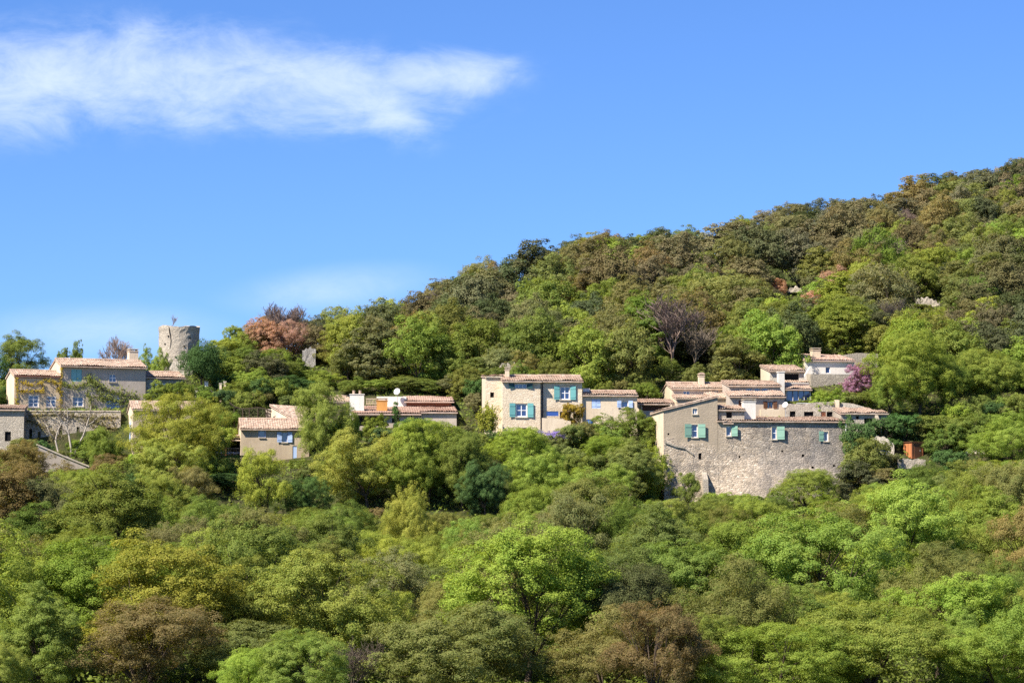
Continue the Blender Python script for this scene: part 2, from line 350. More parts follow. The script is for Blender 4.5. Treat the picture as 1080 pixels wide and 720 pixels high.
class House:
    def __init__(s, name, label, cat, uref, vbase, Y, adeg, group=None):
        s.a = R(adeg); s.O = at(uref, vbase, Y); s.Y = Y
        s.d = Vector((math.cos(s.a), math.sin(s.a), 0)); s.e = Vector((-math.sin(s.a), math.cos(s.a), 0))
        s.root = empty(name, s.O, s.a); tag(s.root, label, cat, group, 'thing')
        s.seed = int(uref * 7 + Y)
    def loc(s, u, v, n=0.0):
        r = ray(u, v); P = s.O + s.e * n
        k = P.dot(s.e) / r.dot(s.e); q = r * k - s.O
        return q.dot(s.d), q.z
    def L(s, u, v, n=0.0):
        t, z = s.loc(u, v, n); return Vector((t, n, z))
    def world(s, t, n, z): return s.O + s.d * t + s.e * n + Vector((0, 0, z))
    def block(s, u0, u1, ve, vr, vb, depth, n0=0.0, wins=(), wall='tan', roof='tile', style='gable', top=None, over=.2,
              wname='wall', bulge=None, below=2.0, side=None, cell=None, rname='roof', cornice=None, endo=.12, protect=True):
        if roof and not top: ve -= 1.3
        vm = (ve + vb) / 2
        t0, _ = s.loc(u0, vm, n0); t1, _ = s.loc(u1, vm, n0); um = (u0 + u1) / 2
        ze = s.loc(um, ve, n0)[1]; zb = s.loc(um, vb, n0)[1] - below
        if top: tz = [(s.loc(u, v, n0)) for u, v in top]; tz[0] = (t0, tz[0][1]); tz[-1] = (t1, tz[-1][1])
        else: tz = [(t0, ze), (t1, ze)]
        ztop = lambda t: float(np.interp(t, [a for a, _ in tz], [b for _, b in tz]))
        holes = []
        for w in wins:
            ta, za = s.loc(w['u'][0], w['v'][1], n0); tb, zb_ = s.loc(w['u'][1], w['v'][0], n0)
            w['_'] = (ta, tb, za, zb_); holes.append((ta, tb, za, zb_))
        tc = sorted(set([t0, t1] + [h[0] for h in holes] + [h[1] for h in holes] + [a for a, _ in tz]))
        zc = sorted(set([zb] + [h[2] for h in holes] + [h[3] for h in holes]))
        if cell:
            def sub(c, end):
                out = [];
                for a, b in zip(c, c[1:]):
                    k = max(1, int((b - a) / cell)); out += [a + (b - a) * i / k for i in range(k)]
                return out + [c[-1]]
            zlow = min(b for _, b in tz) - .3
            if zc[-1] < zlow: zc.append(zlow)
            tc = sub(tc, t1); zc = sub(zc, None)
        nb = bulge or (lambda t, z: 0.0)
        mb = MB()
        P = lambda t, z: (t, n0 - nb(t, z), z)
        idx = {}
        def vid(t, z):
            k = (round(t, 4), round(z, 4))
            if k not in idx: idx[k] = len(mb.v); mb.v.append(P(t, z))
            return idx[k]
        for ta, tb in zip(tc, tc[1:]):
            tm = (ta + tb) / 2
            for za, zb2 in zip(zc, zc[1:]):
                zm = (za + zb2) / 2
                if any(h[0] < tm < h[1] and h[2] < zm < h[3] for h in holes): continue
                mb.f.append((vid(ta, za), vid(tb, za), vid(tb, zb2), vid(ta, zb2)))
            zl = zc[-1]
            mb.f.append((vid(ta, zl), vid(tb, zl), vid(tb, ztop(tb)), vid(ta, ztop(ta))))
        for (ta, tb, za, zb2) in holes:            # reveals
            d = .24; c = [(ta, za), (tb, za), (tb, zb2), (ta, zb2)]
            for i in range(4):
                (p, q), (p2, q2) = c[i], c[(i + 1) % 4]
                mb.face([(p, n0, q), (p, n0 + d, q), (p2, n0 + d, q2), (p2, n0, q2)])
        n1 = n0 + depth; nm = n0 + depth / 2
        zr = s.loc(um, vr, nm if style == 'gable' else n1)[1] if vr is not None else ze
        zbk = ze if style == 'gable' else zr
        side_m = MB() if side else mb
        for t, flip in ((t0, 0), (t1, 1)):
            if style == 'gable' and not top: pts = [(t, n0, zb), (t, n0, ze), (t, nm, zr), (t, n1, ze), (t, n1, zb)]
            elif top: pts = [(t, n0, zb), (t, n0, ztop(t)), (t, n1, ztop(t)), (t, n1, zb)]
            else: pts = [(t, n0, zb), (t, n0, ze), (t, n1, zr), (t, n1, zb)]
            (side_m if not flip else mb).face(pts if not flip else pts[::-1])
        if top: mb.face([(t1, n1, zb), (t1, n1, ztop(t1))] + [(a, n1, b) for a, b in tz[::-1][1:-1]] + [(t0, n1, ztop(t0)), (t0, n1, zb)])
        else: mb.face([(t0, n1, zb), (t1, n1, zb), (t1, n1, zbk), (t0, n1, zbk)])
        if style == 'flat' and not top: mb.face([(t0, n0, ze), (t1, n0, ze), (t1, n1, zr), (t0, n1, zr)])
        ob = mb.build(wname, MT[wall], s.root)
        if side: side_m.build('gable_wall', MT[side], s.root)  # left, sun-facing ends in warm cream: sunlight put into the colour
        e = endo; rb = MB()
        if roof:
            if top:
                for (a, za), (b, zb2) in zip(tz, tz[1:]):
                    rise = zb2 - za; ex0 = .15 if a == t0 else 0; ex1 = .15 if b == t1 else 0; sl = rise / (b - a)
                    lo = (a - ex0, za - ex0 * sl + .03); hi = (b + ex1, zb2 + ex1 * sl + .03)
                    if rise < 0: roofpatch(rb, (hi[0], n0 - .15, hi[1]), (hi[0], n1 + .1, hi[1]), (lo[0], n1 + .1, lo[1]), (lo[0], n0 - .15, lo[1]), seed=s.seed)
                    else: roofpatch(rb, (lo[0], n0 - .15, lo[1]), (lo[0], n1 + .1, lo[1]), (hi[0], n1 + .1, hi[1]), (hi[0], n0 - .15, hi[1]), seed=s.seed)
            elif style == 'gable':
                sl = (zr - ze) / (depth / 2)
                roofpatch(rb, (t0 - e, n0 - over, ze - over * sl + .05), (t1 + e, n0 - over, ze - over * sl + .05), (t1 + e, nm, zr + .05), (t0 - e, nm, zr + .05), seed=s.seed)
                roofpatch(rb, (t0 - e, n1 + over, ze - over * sl + .05), (t1 + e, n1 + over, ze - over * sl + .05), (t1 + e, nm, zr + .05), (t0 - e, nm, zr + .05), seed=s.seed + 1)
                rb.tube([(t0 - e, nm, zr + .1), ((t0 + t1) / 2, nm, zr + .12), (t1 + e, nm, zr + .1)], [.11] * 3, 8)
            elif style == 'mono':
                sl = (zr - ze) / depth
                roofpatch(rb, (t0 - e, n0 - over, ze - over * sl + .05), (t1 + e, n0 - over, ze - over * sl + .05), (t1 + e, n1 + .05, zr + .05), (t0 - e, n1 + .05, zr + .05), seed=s.seed)
            rb.build(rname, MT[roof], s.root)
            if not top and style in ('gable', 'mono'):      # stepped mortar cornice under the tiles
                c = MB(); c.box(t0, t1, n0 - .13, n0 - .003, ze - .26, ze - .12); c.box(t0, t1, n0 - .22, n0 - .004, ze - .118, ze - .02)
                c.build('cornice', MT[cornice or wall], s.root)
        for w in wins: s.window(w, n0)
        c = [s.world(t, n, 0) for t in (t0, t1) for n in (n0, n1)]
        FOOT.append((min(p.x for p in c) - .5, max(p.x for p in c) + .5, min(p.y for p in c) - .5, max(p.y for p in c) + .5))
        if protect: PROT.append((u0 - 8, u1, min(ve, vr or ve) - 2, vb, s.O.y + n0))
        return ob
    def window(s, w, n0):
        ta, tb, za, zb = w['_']; k = w.get('k', 'win')
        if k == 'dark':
            m = MB(); m.box(ta, tb, n0 + .20, n0 + .22, za, zb); m.build(w.get('name', 'opening'), MT['dark'], s.root); return  # near-black sheet: shade inside the opening put into the colour
        if k == 'panel':
            m = MB(); m.box(ta, tb, n0 + .06, n0 + .1, za, zb); o = m.build(w.get('name', 'door'), MT[w.get('m', 'brownw')], s.root); return
        if k != 'shut':
            m = MB(); m.box(ta, tb, n0 + .16, n0 + .18, za, zb); pane = m.build('window', MT[w.get('glass', 'glass')], s.root)
            f = MB(); fw = w.get('fw', .09) * .75; d0, d1 = n0 + .10, n0 + .158
            f.box(ta, ta + fw, d0, d1, za, zb); f.box(tb - fw, tb, d0, d1, za, zb)
            f.box(ta + fw, tb - fw, d0, d1, za, za + fw); f.box(ta + fw, tb - fw, d0, d1, zb - fw, zb)
            nx, nz = w.get('mull', (1, 1))
            for i in range(nx):
                c = ta + (tb - ta) * (i + 1) / (nx + 1); q = .045 if i == nx // 2 else .03
                f.box(c - q, c + q, d0 + .004, d1 - .004, za + fw, zb - fw)
            for i in range(nz):
                c = za + (zb - za) * (i + 1) / (nz + 1); f.box(ta + fw, tb - fw, d0 + .008, d1 - .008, c - .035, c + .035)
            if w.get('arch'):
                for sx in (0, 1):
                    x0 = ta if not sx else tb; dx = (tb - ta) / 2 * (1 if not sx else -1); hh = (zb - za) * .3
                    pts = [(x0, n0 + .02, zb)] + [(x0 + dx * (1 - math.cos(q)), n0 + .02, zb - hh + hh * math.sin(q)) for q in (0, .4, .8, 1.2, 1.5)]
                    f.prism(pts, (0, .07, 0))
            f.build('frame', MT[w.get('fr', 'whitep')], pane)
            if w.get('surround'):
                g = MB(); q = .09
                g.box(ta - q, ta - .002, n0 - .03, n0 - .002, za - q, zb + q); g.box(tb + .002, tb + q, n0 - .03, n0 - .002, za - q, zb + q)
                g.box(ta - .001, tb + .001, n0 - .03, n0 - .002, zb + .001, zb + q); g.build('surround', MT[w['surround']], pane)
            if w.get('sill', True):
                q = MB(); q.box(ta - .08, tb + .08, n0 - .12, n0 - .004, za - .11, za - .002); q.build('sill', MT[w.get('sillm', 'coping')], pane)
        sh = w.get('sh', 'LR' if k == 'shut' else ''); sm = MT[w.get('shm', 'turq')]
        sw = w.get('sw'); sw = (tb - ta) / 2 if sw is None else sw / (FPX / s.Y)
        if k == 'shut':
            h = (tb - ta) / 2
            for j in (0, 1):
                m = MB(); m.box(ta + h * j + .01, ta + h * (j + 1) - .01, n0 + .03 + .02 * j, n0 + .07 + .02 * j, za, zb)
                m.box(ta + h * j + .05, ta + h * (j + 1) - .05, n0 + .012, n0 + .029, za + .2, za + .32); m.box(ta + h * j + .05, ta + h * (j + 1) - .05, n0 + .012, n0 + .029, zb - .32, zb - .2)
                m.build('shutter', sm, s.root)
            return
        for c in sh:
            m = MB(); ang = R(w.get('oa', 7)); sx = -1 if c == 'L' else 1
            x0 = ta - .03 if c == 'L' else tb + .03
            m.box(0, sw, -.045, 0, za - .02, zb + .04); m.box(.05, sw - .05, -.07, -.047, za + .2, za + .32); m.box(.05, sw - .05, -.07, -.047, zb - .3, zb - .18)
            cs, sn = math.cos(ang), math.sin(ang)
            m.v = [(x0 + sx * (x * cs - 0 * y), n0 - .05 - x * sn + y, z) for x, y, z in m.v]
            m.build('shutter', sm, s.root)
    def chimney(s, u0, u1, v0, v1, n, depth=.7, wall='cream', cap='flat', name='chimney'):
        (t0, z1), (t1, _) = s.loc(u0, v0, n), s.loc(u1, v0, n); z0 = s.loc(u0, v1, n)[1] - .6
        m = MB(); m.box(t0, t1, n, n + depth, z0, z1 - .16); m.box(t0 - .06, t1 + .06, n - .06, n + depth + .06, z1 - .158, z1 - .08)
        o = m.build(name, MT[wall], s.root)
        c = MB(); q = (t1 - t0)
        if cap == 'flat':
            for x in (t0 + .06, t1 - .16): c.box(x, x + .1, n + .08, n + depth - .08, z1 - .078, z1 + .08)
            c.box(t0 - .05, t1 + .05, n - .05, n + depth + .05, z1 + .082, z1 + .15)
        elif cap == 'round':
            pts = [(t0 - .1 + (q + .2) * i / 8, n - .05, z1 + .05 + .22 * math.sin(math.pi * i / 8)) for i in range(9)]
            c.prism(pts, (0, depth + .1, 0))
            for x in (t0 + .02, t1 - .12): c.box(x, x + .1, n + .05, n + depth - .05, z1 - .078, z1 + .06)
        else:
            for x in (t0 + q * .28, t0 + q * .72):
                c = MB(); c.tube([(x, n + depth / 2, z1 - .075), (x, n + depth / 2, z1 + .22), (x, n + depth / 2, z1 + .34)], [.16, .14, .17], 10); c.build('chimney_pot', MT['tile'], o)
            return o
        c.build('chimney_cap', MT['tile'] if cap != 'flat' else MT['coping'], o); return o
def W(u0, u1, v0, v1, **k): return dict(u=(u0, u1), v=(v0, v1), **k)

# ------------------------------------------------------------------ the village
# 1 the ivy-covered house on the left
h = House('stone_house', 'long grey-shaded house with arched white windows, overgrown with ivy, below the round tower', 'house', 64, 440, 317, 21)
h.block(15, 64, 397.5, 391.5, 440, 4.6, wins=[W(30, 41, 417, 429, arch=True, surround='coping', mull=(1, 2), fw=.13), W(48.5, 59, 418, 429, arch=True, mull=(1, 2), fw=.1)], wall='ochre', side='cream', cornice='redbrown')
h.block(64, 153.5, 387, 380.2, 440, 5.6, wins=[W(75, 86.5, 389.5, 402, k='shut', shm='ltturq'), W(115, 122.5, 394.5, 402.5, fr='whitep', surround='greyp', mull=(1, 1), fw=.07),
      W(76.5, 88, 418.5, 428.5, surround='cream', mull=(1, 1), fw=.1), W(111, 126, 419, 439, mull=(1, 2), fw=.22, glass='glass')], wall='greyp', side='cream', over=.45, cornice='redbrown')  # shaded main front: its shade is put into the grey
h.block(154, 194, 398.5, 393, 440, 5.2, n0=.5, wins=[W(163, 175, 404, 417.5, k='shut', shm='ltblue')], wall='greystone', over=.45, cornice='redbrown')
h.chimney(136.5, 146, 369, 388, 3.4, 1.0, 'cream', 'flat')
house_ivy = h

o = House('stone_outbuilding', 'low stone outbuilding with one square dark window at the left picture edge', 'outbuilding', 0, 474, 309.5, 4)
o.block(-45, 25, 432.5, 427.5, 474, 3.4, wins=[W(5, 11.5, 455, 465, k='dark', name='window_opening')], wall='stone', style='mono', over=.35)
o = House('retaining_wall', 'long stone terrace wall with narrow dark niches below the ivy-covered house', 'wall', 26, 476, 311.6, 3)
o.block(26, 127, 434, 434, 478, .7, wins=[W(30.5, 34, 452, 474, k='dark', name='niche'), W(40, 43, 455, 464, k='dark', name='niche'), W(62, 66, 448, 474, k='dark', name='niche'), W(80.5, 84, 450, 474, k='dark', name='niche')],
        wall='stone', roof=None, style='flat')
c = MB(); t0 = o.loc(26, 434)[0]; t1, z = o.loc(127, 434); c.box(t0, t1, -.08, .8, z + .002, z + .12); c.build('coping', MT['coping'], o.root)

o = House('garden_wall', 'grey garden wall with pale coping slanting down to the right below the bare white tree', 'wall', 40, 512, 302.5, 14)
o.block(40, 93, 480, None, 512, .45, wall='greyp', roof=None, top=[(40, 470.5), (68, 483), (93, 493)], protect=False)
c = MB()
pts = [o.L(39, 469.5), o.L(68, 482), o.L(94, 492.5)]
for p, q in zip(pts, pts[1:]): c.prism([p + Vector((0, -.1, 0)), q + Vector((0, -.1, 0)), q + Vector((0, -.1, .16)), p + Vector((0, -.1, .16))], (0, .65, 0))
c.build('coping', MT['coping'], o.root)
PROT.append((66, 95, 478, 506, 302))

# 2 the cream gabled house behind the broad tree
h = House('cream_house', 'cream house with a sunlit left gable, half hidden behind the broad yellow-green tree', 'house', 140, 482, 308, 13)
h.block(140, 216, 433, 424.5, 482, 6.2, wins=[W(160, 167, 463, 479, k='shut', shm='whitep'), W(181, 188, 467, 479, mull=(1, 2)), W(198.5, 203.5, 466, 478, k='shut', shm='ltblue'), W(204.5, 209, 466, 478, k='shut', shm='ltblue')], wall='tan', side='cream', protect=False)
m = MB(); x, z0 = h.loc(131.5, 456, 2.6); p = h.L(140, 462); m.box(-.06 + h.loc(140, 450)[0], h.loc(140, 450)[0] - .002, 2.2, 3.2, p.z - .3, p.z + 1.9); m.build('gable_shutter', MT['ltblue'], h.root)
PROT.append((124, 142, 422, 480, 307))

# 3 covered terrace
o = House('covered_terrace', 'dark covered terrace with tiled lean-to roof between the cream house and the small house', 'terrace', 216, 482, 307, 5)
t0, zt = o.loc(216, 463); t1, _ = o.loc(261, 463); zf = o.loc(230, 482)[1]
r = MB(); zr = o.loc(230, 458.5, 3.0)[1]; roofpatch(r, (t0, -.3, zt), (t1, -.3, zt), (t1, 3, zr), (t0, 3, zr), seed=3); r.build('roof', MT['tile'], o.root)
for u in (217.5, 238, 259.5):
    m = MB(); t, _ = o.loc(u, 470); m.box(t - .09, t + .09, 0, .18, zf - 1.5, zt - .19); m.build('post', MT['brownw'], o.root)
m = MB(); m.box(t0, t1, 2.8, 3.0, zf - 2, zr - .2); m.box(t0, t0 + .15, .3, 2.79, zf - 2, zt - .1); m.build('back_wall', MT['brownw'], o.root)
m = MB(); m.box(t0 + .2, t1 - .2, .02, .12, zf - .3, zf + .1); z2 = o.loc(238, 473)[1]; m.box(t0 + .2, t1 - .2, .03, .1, z2, z2 + .1)
for i in range(24): x = t0 + .3 + (t1 - t0 - .6) * i / 23; m.box(x - .015, x + .015, .05, .08, zf + .1, z2)
m.build('railing', MT['darkm'], o.root)
m = MB(); za, zb = o.loc(240, 479.5)[1], o.loc(240, 476)[1]; m.box(o.loc(228, 478)[0], o.loc(254, 478)[0], .9, 1.6, za, zb); m.build('bench', MT['ltblue'], o.root)
m = MB(); m.box(t0, t1, -.05, 3, zf - 2.2, zf - .31); m.build('terrace_base', MT['stone'], o.root)
PROT.append((216, 262, 457, 480, 306.5))

# 4 small tan house
h = House('small_house', 'small tan house with a tiny window and a dark window between pale blue shutters', 'house', 254, 490, 306, 8)
h.block(254, 326, 452.5, 442.5, 490, 6.4, wins=[W(273.5, 279.5, 454, 461, fr='ltblue', surround='ltblue', mull=(0, 0), fw=.1), W(297.5, 303, 456, 466, mull=(0, 0), fr='ltblue', fw=.05, sh='LR', shm='ltblue', sw=5, glass='glass'),
      W(308.5, 313, 470, 484, k='panel', m='ltblue')], wall='tan', side='cream', over=.4)
h = House('gabled_outhouse', 'small outhouse with a slanting sunlit white gable behind the small tan house', 'outbuilding', 286, 446, 313, -38)
h.block(286, 314, 433, None, 446, 6, wall='cream', top=[(286, 427.5), (314, 443.5)])
h = House('upper_house', 'upper house with a sunlit end wall just left of the broad white chimney', 'house', 331, 440, 322, 12)
h.block(331, 392, 424.5, 418.5, 440, 5, wall='tan', side='cream')

# 5 long low house with satellite dish
h = House('long_low_house', 'long low pink-roofed house with a dark veranda and a broad white chimney', 'house', 372, 454, 312, 4)
h.block(372, 443, 437, 428, 454, 8, wins=[W(374, 405, 439, 449, k='dark', name='veranda_opening'), W(413.5, 421, 440, 446, k='dark', name='window_opening'), W(432, 442, 440.5, 448.5, k='panel', m='deepgreen') if 0 else W(432, 442, 440.5, 448.5, k='dark', name='window_opening')],
        wall='greyp', roof='tilepink', style='mono', over=.5)
h.block(443.4, 481.5, 435.5, 428, 454, 8, n0=.25, wall='greyp', roof='tilepink', style='mono', over=.3)
h.block(429, 476, 424, 418.5, 432, 4, n0=6.6, wall='redbrown', roof='tilepink', style='mono', over=.45, endo=.3, rname='upper_roof', wname='upper_wall')  # wall under the eave: its shadow put into a dark colour
h.block(398, 428.5, 418, 418, 432, 3.4, n0=6.8, wall='white', roof=None, style='flat', wname='roof_room')
m = MB(); t0, z0 = h.loc(386, 426, 5.6); t1, z1 = h.loc(398, 420, 5.6); m.box(t0, t1, 5.6, 5.75, z1 - .1, z1); m.box(t0, t1, 5.6, 5.75, z0, z0 + .08)
for i in range(8): x = t0 + (t1 - t0) * (i + .5) / 8; m.box(x - .03, x + .03, 5.64, 5.7, z0 + .08, z1 - .1)
m.build('balustrade', MT['tan'], h.root)
h.chimney(369, 384, 414.5, 432, 1.6, 1.0, 'white', 'pots')
h.chimney(397.5, 408.5, 421, 433, 1.9, 1.1, 'orange', 'flat', 'ochre_chimney')
longhouse = h
def dish(u, v, Y, rpx, label, aim=(-.45, -1, .35), stem=.9):
    p = at(u, v, Y); r = rpx * Y / FPX; root = empty('satellite_dish', p - Vector((0, 0, stem + r))); tag(root, label, 'satellite dish', 'satellite dishes on the roofs')
    a = Vector(aim).normalized(); q = a.to_track_quat('Z', 'Y').to_matrix(); m = MB(); rings = 6; n = 20
    for k in range(rings + 1):
        for i in range(n):
            rr = r * max(k, .02) / rings; th = 2 * math.pi * i / n
            m.v.append(tuple(q @ Vector((rr * math.cos(th), rr * math.sin(th), .28 * r * (k / rings) ** 2)) + Vector((0, 0, stem + r))))
    for k in range(rings):
        for i in range(n): m.f.append((k * n + i, k * n + (i + 1) % n, (k + 1) * n + (i + 1) % n, (k + 1) * n + i))
    d = m.build('reflector', MT['whitep'], root); md = d.modifiers.new('thickness', 'SOLIDIFY'); md.thickness = .025
    c = Vector((0, 0, stem + r)); m = MB(); m.tube([(0, 0, -.4), (0, 0, stem + r * .7), tuple(c - a * .06)], [.035, .035, .03], 8); m.build('mast', MT['metal'], root)
    m = MB(); f = c + a * r * 1.1; m.tube([c + q @ Vector((0, -r * .9, .1)), f], [.02, .02], 6); m.tube([f, f - a * .14], [.05, .06], 8); m.build('arm', MT['darkm'], root)
dish(419, 413, 318.5, 3.6, 'round white satellite dish standing on the long low pink-roofed house')

# 6 the house with turquoise shutters
h = House('shuttered_house', 'two-storey tan house with bright turquoise shutters in the middle of the village', 'house', 530, 456, 308, 4)
h.block(512, 530, 398, 396.5, 456, 6.5, n0=1.3, wins=[W(517, 521, 413.5, 419, k='dark', name='window_opening')], wall='warmstone', side='cream', style='mono', roof='tile', over=.05)
h.block(530, 570, 402.5, 396.8, 458, 6.4, n0=-.55, wins=[W(543, 555.5, 404.8, 409, mull=(2, 0), fw=.06, sh='LR', shm='dteal', sw=6, sill=False), W(543.8, 556, 425.5, 439.5, mull=(1, 1), fw=.16, sh='LR', shm='turq', sw=6.3, surround='ochre'),
      W(546.5, 560, 451, 456, k='dark', name='cellar_arch')], wall='warmstone', over=.4)
h.block(570.4, 614, 402.5, 396.8, 456, 6.4, wins=[W(590.5, 601, 407.5, 421.2, mull=(1, 1), fw=.14, sh='LR', shm='turq', sw=6, surround='ochre'), W(576, 589, 433.5, 438.5, k='panel', m='blueglass', name='garden_door'), W(590.5, 602, 434, 441, k='dark', name='garden_door_opening')], wall='warmstone', over=.4)
h.block(613.6, 672, 417.5, 413, 446, 5, n0=.35, wins=[W(624, 633.5, 421, 430.5, k='shut', shm='ltblue'), W(655.5, 662.5, 423, 429.5, mull=(0, 0), fw=.07, sh='LR', shm='ltblue', sw=4.5)], wall='cream', over=.3, wname='wing_wall', rname='wing_roof')
m = MB(); (ta, z1), (_, z0) = h.loc(571.5, 404), h.loc(571.5, 441); m.tube([(ta + .05, -.12, z1), (ta + .05, -.12, z0)], [.07, .07], 8); m.build('drainpipe', MT['darkm'], h.root)
h.chimney(533, 537.2, 388.5, 400, 1.6, .6, 'cream', 'flat')
m = MB(); t0, z = h.loc(615, 410, 2.3); m.box(t0, t0 + .7, 2.4, 2.9, z - .7, z); m.box(t0 - .05, t0 + .75, 2.35, 2.95, z + .002, z + .06); m.build('roof_vent', MT['whitep'], h.root)
o = House('terrace_parapet', 'low pale terrace parapet in front of the house with turquoise shutters', 'wall', 572, 458, 306.2, 3)
o.block(572, 602, 441, 441, 458, .5, wall='cream', roof=None, style='flat', top=[(572, 440.5), (588, 441.5), (602, 444)], protect=False)
o.block(606, 641, 449, 449, 460, .5, n0=.6, wall='pale', roof=None, style='flat', top=[(606, 446), (622, 449), (641, 453)], protect=False)
m = MB(); p = at(622, 447, 306.8); o2 = empty('water_butt', p); tag(o2, 'small blue water butt on the terrace below the cream wing', 'water butt')
m.tube([(0, 0, -.35), (0, 0, .0), (0, 0, .45)], [.34, .4, .36], 14); m.build('barrel', mat_plain('blue_plastic', (.05, .13, .45), .4), o2); m = MB(); m.tube([(0, 0, .452), (0, 0, .5)], [.4, .4], 14); m.build('lid', MT['darkm'], o2)

h = House('garage', 'low brown-doored garage with a tiled roof between the cream wing and the roof cluster', 'garage', 676, 448, 313.5, 3)
h.block(676, 707, 426.5, 421, 450, 5, wins=[W(677.5, 705, 427.5, 433, k='panel', m='brownw', name='garage_door')], wall='cream', style='mono', over=.5, endo=.5)

# 7 cluster of houses above the big stone house
h = House('cream_house', 'cream house with two small white windows and a round-capped chimney above the big stone house', 'house', 709, 428, 319, 8)
h.block(709, 771, 410.5, 404.5, 430, 6, wins=[W(720.5, 727.5, 412.3, 416, mull=(1, 0), fw=.08), W(752, 757.5, 412, 416.3, mull=(1, 0), fw=.08)], wall='cream', side='cream', over=.25)
h.block(713.5, 747, 421, 416.6, 432, 2.2, n0=-2.4, wall='tan', side='cream', style='mono', over=.2, rname='lean_to_roof')
h.block(747.5, 770, 420, 414.5, 432, 2.2, n0=-2.4, wall='tan', style='mono', over=.2, rname='lean_to_roof')
h.chimney(737.3, 743, 395, 407, 2.0, .65, 'cream', 'round')
h = House('terraced_house', 'stepped house with a row of skylight windows between two tiled roofs and brown shutters', 'house', 770, 442, 312, 5)
h.block(770, 827.5, 418.5, 412.5, 444, 2.6, wins=[W(809.5, 815, 423.5, 430.5, mull=(1, 0), fr='brownw', fw=.06, sh='LR', shm='brownw', sw=4.2), W(779, 784, 422, 429.5, k='shut', shm='redbrown')], wall='greyp', style='mono', over=.4)
h.block(769, 823, 407.5, 401.8, 416, 5, n0=3.0, wins=[W(786.5, 793, 409.3, 412.4, mull=(0, 0), fw=.07, sill=False), W(795.5, 801.5, 409.3, 412.4, mull=(0, 0), fw=.07, sill=False), W(804, 810.5, 409.3, 412.4, mull=(0, 0), fw=.07, sill=False)], wall='greyp', style='mono', over=.35, rname='upper_roof', wname='upper_wall')
m = MB(); (t0, z1), (t1, z0) = h.loc(802, 431.5, -.4), h.loc(827.6, 445, -.4); m.box(t0, t1, -.5, -.003, z0 - 1, z1); m.build('balcony_wall', MT['cream'], h.root)
h = House('loggia_house', 'house with a dark open loggia, white corner pier and blue glass doors', 'house', 812, 424, 322, 6)
h.block(812, 848, 391.8, 385.5, 404, 5.5, wins=[W(827.5, 842.5, 394, 402, k='dark', name='loggia_opening')], wall='pale', side='cream', style='mono', over=.35)
h.block(828, 853, 404.8, 401.5, 414, 1.0, n0=-1.1, wall='white', style='mono', over=.15, rname='balcony_roof', wname='balcony_wall')
h.block(829, 855, 410.8, 406.8, 425, 1.2, n0=-2.4, wins=[W(830.5, 836, 411.8, 424, glass='blueglass', mull=(0, 0), fr='bluep', fw=.05, sill=False), W(836.6, 842, 411.8, 424, glass='blueglass', mull=(0, 0), fr='bluep', fw=.05, sill=False), W(842.6, 848, 411.8, 424, glass='blueglass', mull=(0, 0), fr='bluep', fw=.05, sill=False), W(848.6, 854, 411.8, 424, glass='blueglass', mull=(0, 0), fr='bluep', fw=.05, sill=False)], wall='white', style='mono', over=.4, rname='porch_roof', wname='porch_wall')
m = MB(); (t0, z1), (t1, z0) = h.loc(821, 392.5, -2.8), h.loc(827.6, 421, -2.8); m.box(t0, t1, -2.8, -1.9, z0 - .6, z1); m.box(t0 - .06, t1 + .06, -2.86, -1.84, z1 + .002, z1 + .1); m.build('corner_pier', MT['white'], h.root)
h = House('upper_white_house', 'highest house with pale front, square chimney and stone terrace right of the loggia', 'house', 849, 412, 331, 12)
h.block(849, 901, 381, 374.5, 396, 5.5, wins=[W(870.8, 875.6, 387, 393.3, mull=(0, 0), fw=.06, sill=False)], wall='white', side='cream', style='mono', over=.3, roof='tilepink')
h.chimney(857, 865.5, 368, 380, 2.2, 1.0, 'cream', 'flat')
h.block(855, 897, 394.5, 394.5, 414, 2.6, n0=-2.7, wins=[W(873, 880.5, 409.5, 417, mull=(1, 1), fw=.12)], wall='stone', roof=None, style='flat', wname='terrace_wall')
m = MB(); a, b, c_, d = h.L(847.5, 398, -1.2), h.L(855, 386, -1.2), h.L(856.5, 386, -1.2), h.L(856.5, 406, -1.2); m.prism([a, h.L(848, 407, -1.2), d, c_, b], (0, .5, 0)); m.build('stair_parapet', MT['white'], h.root)
h.block(889, 926, 373, 373, 392, .6, n0=3.2, wall='stone', roof=None, style='flat', top=[(889, 374.5), (903, 372), (926, 373)], wname='parapet')
o = House('terrace_wall', 'grey stone terrace wall below the blue glass doors, ending at a pale gate pier', 'wall', 829, 440, 309.5, 4)
o.block(829, 881, 426.5, 426.5, 442, .7, wins=[W(833, 839, 433.5, 441, k='dark', name='opening'), W(848, 858, 434, 441, k='dark', name='opening'), W(866, 871, 434, 441, k='panel', m='redbrown'), W(872, 878, 434, 441, k='dark', name='opening')], wall='stone', roof=None, style='flat', top=[(829, 425.5), (846, 426), (862, 424), (881, 423.5)])
o.block(881.4, 885.4, 421.5, 421.5, 442, .8, n0=-.15, wall='cream', roof=None, style='flat', wname='gate_pier')
o.block(885.8, 912, 426, 426, 442, .6, n0=.2, wall='pale', roof=None, style='flat', top=[(885.8, 424), (900, 425.5), (912, 429)])
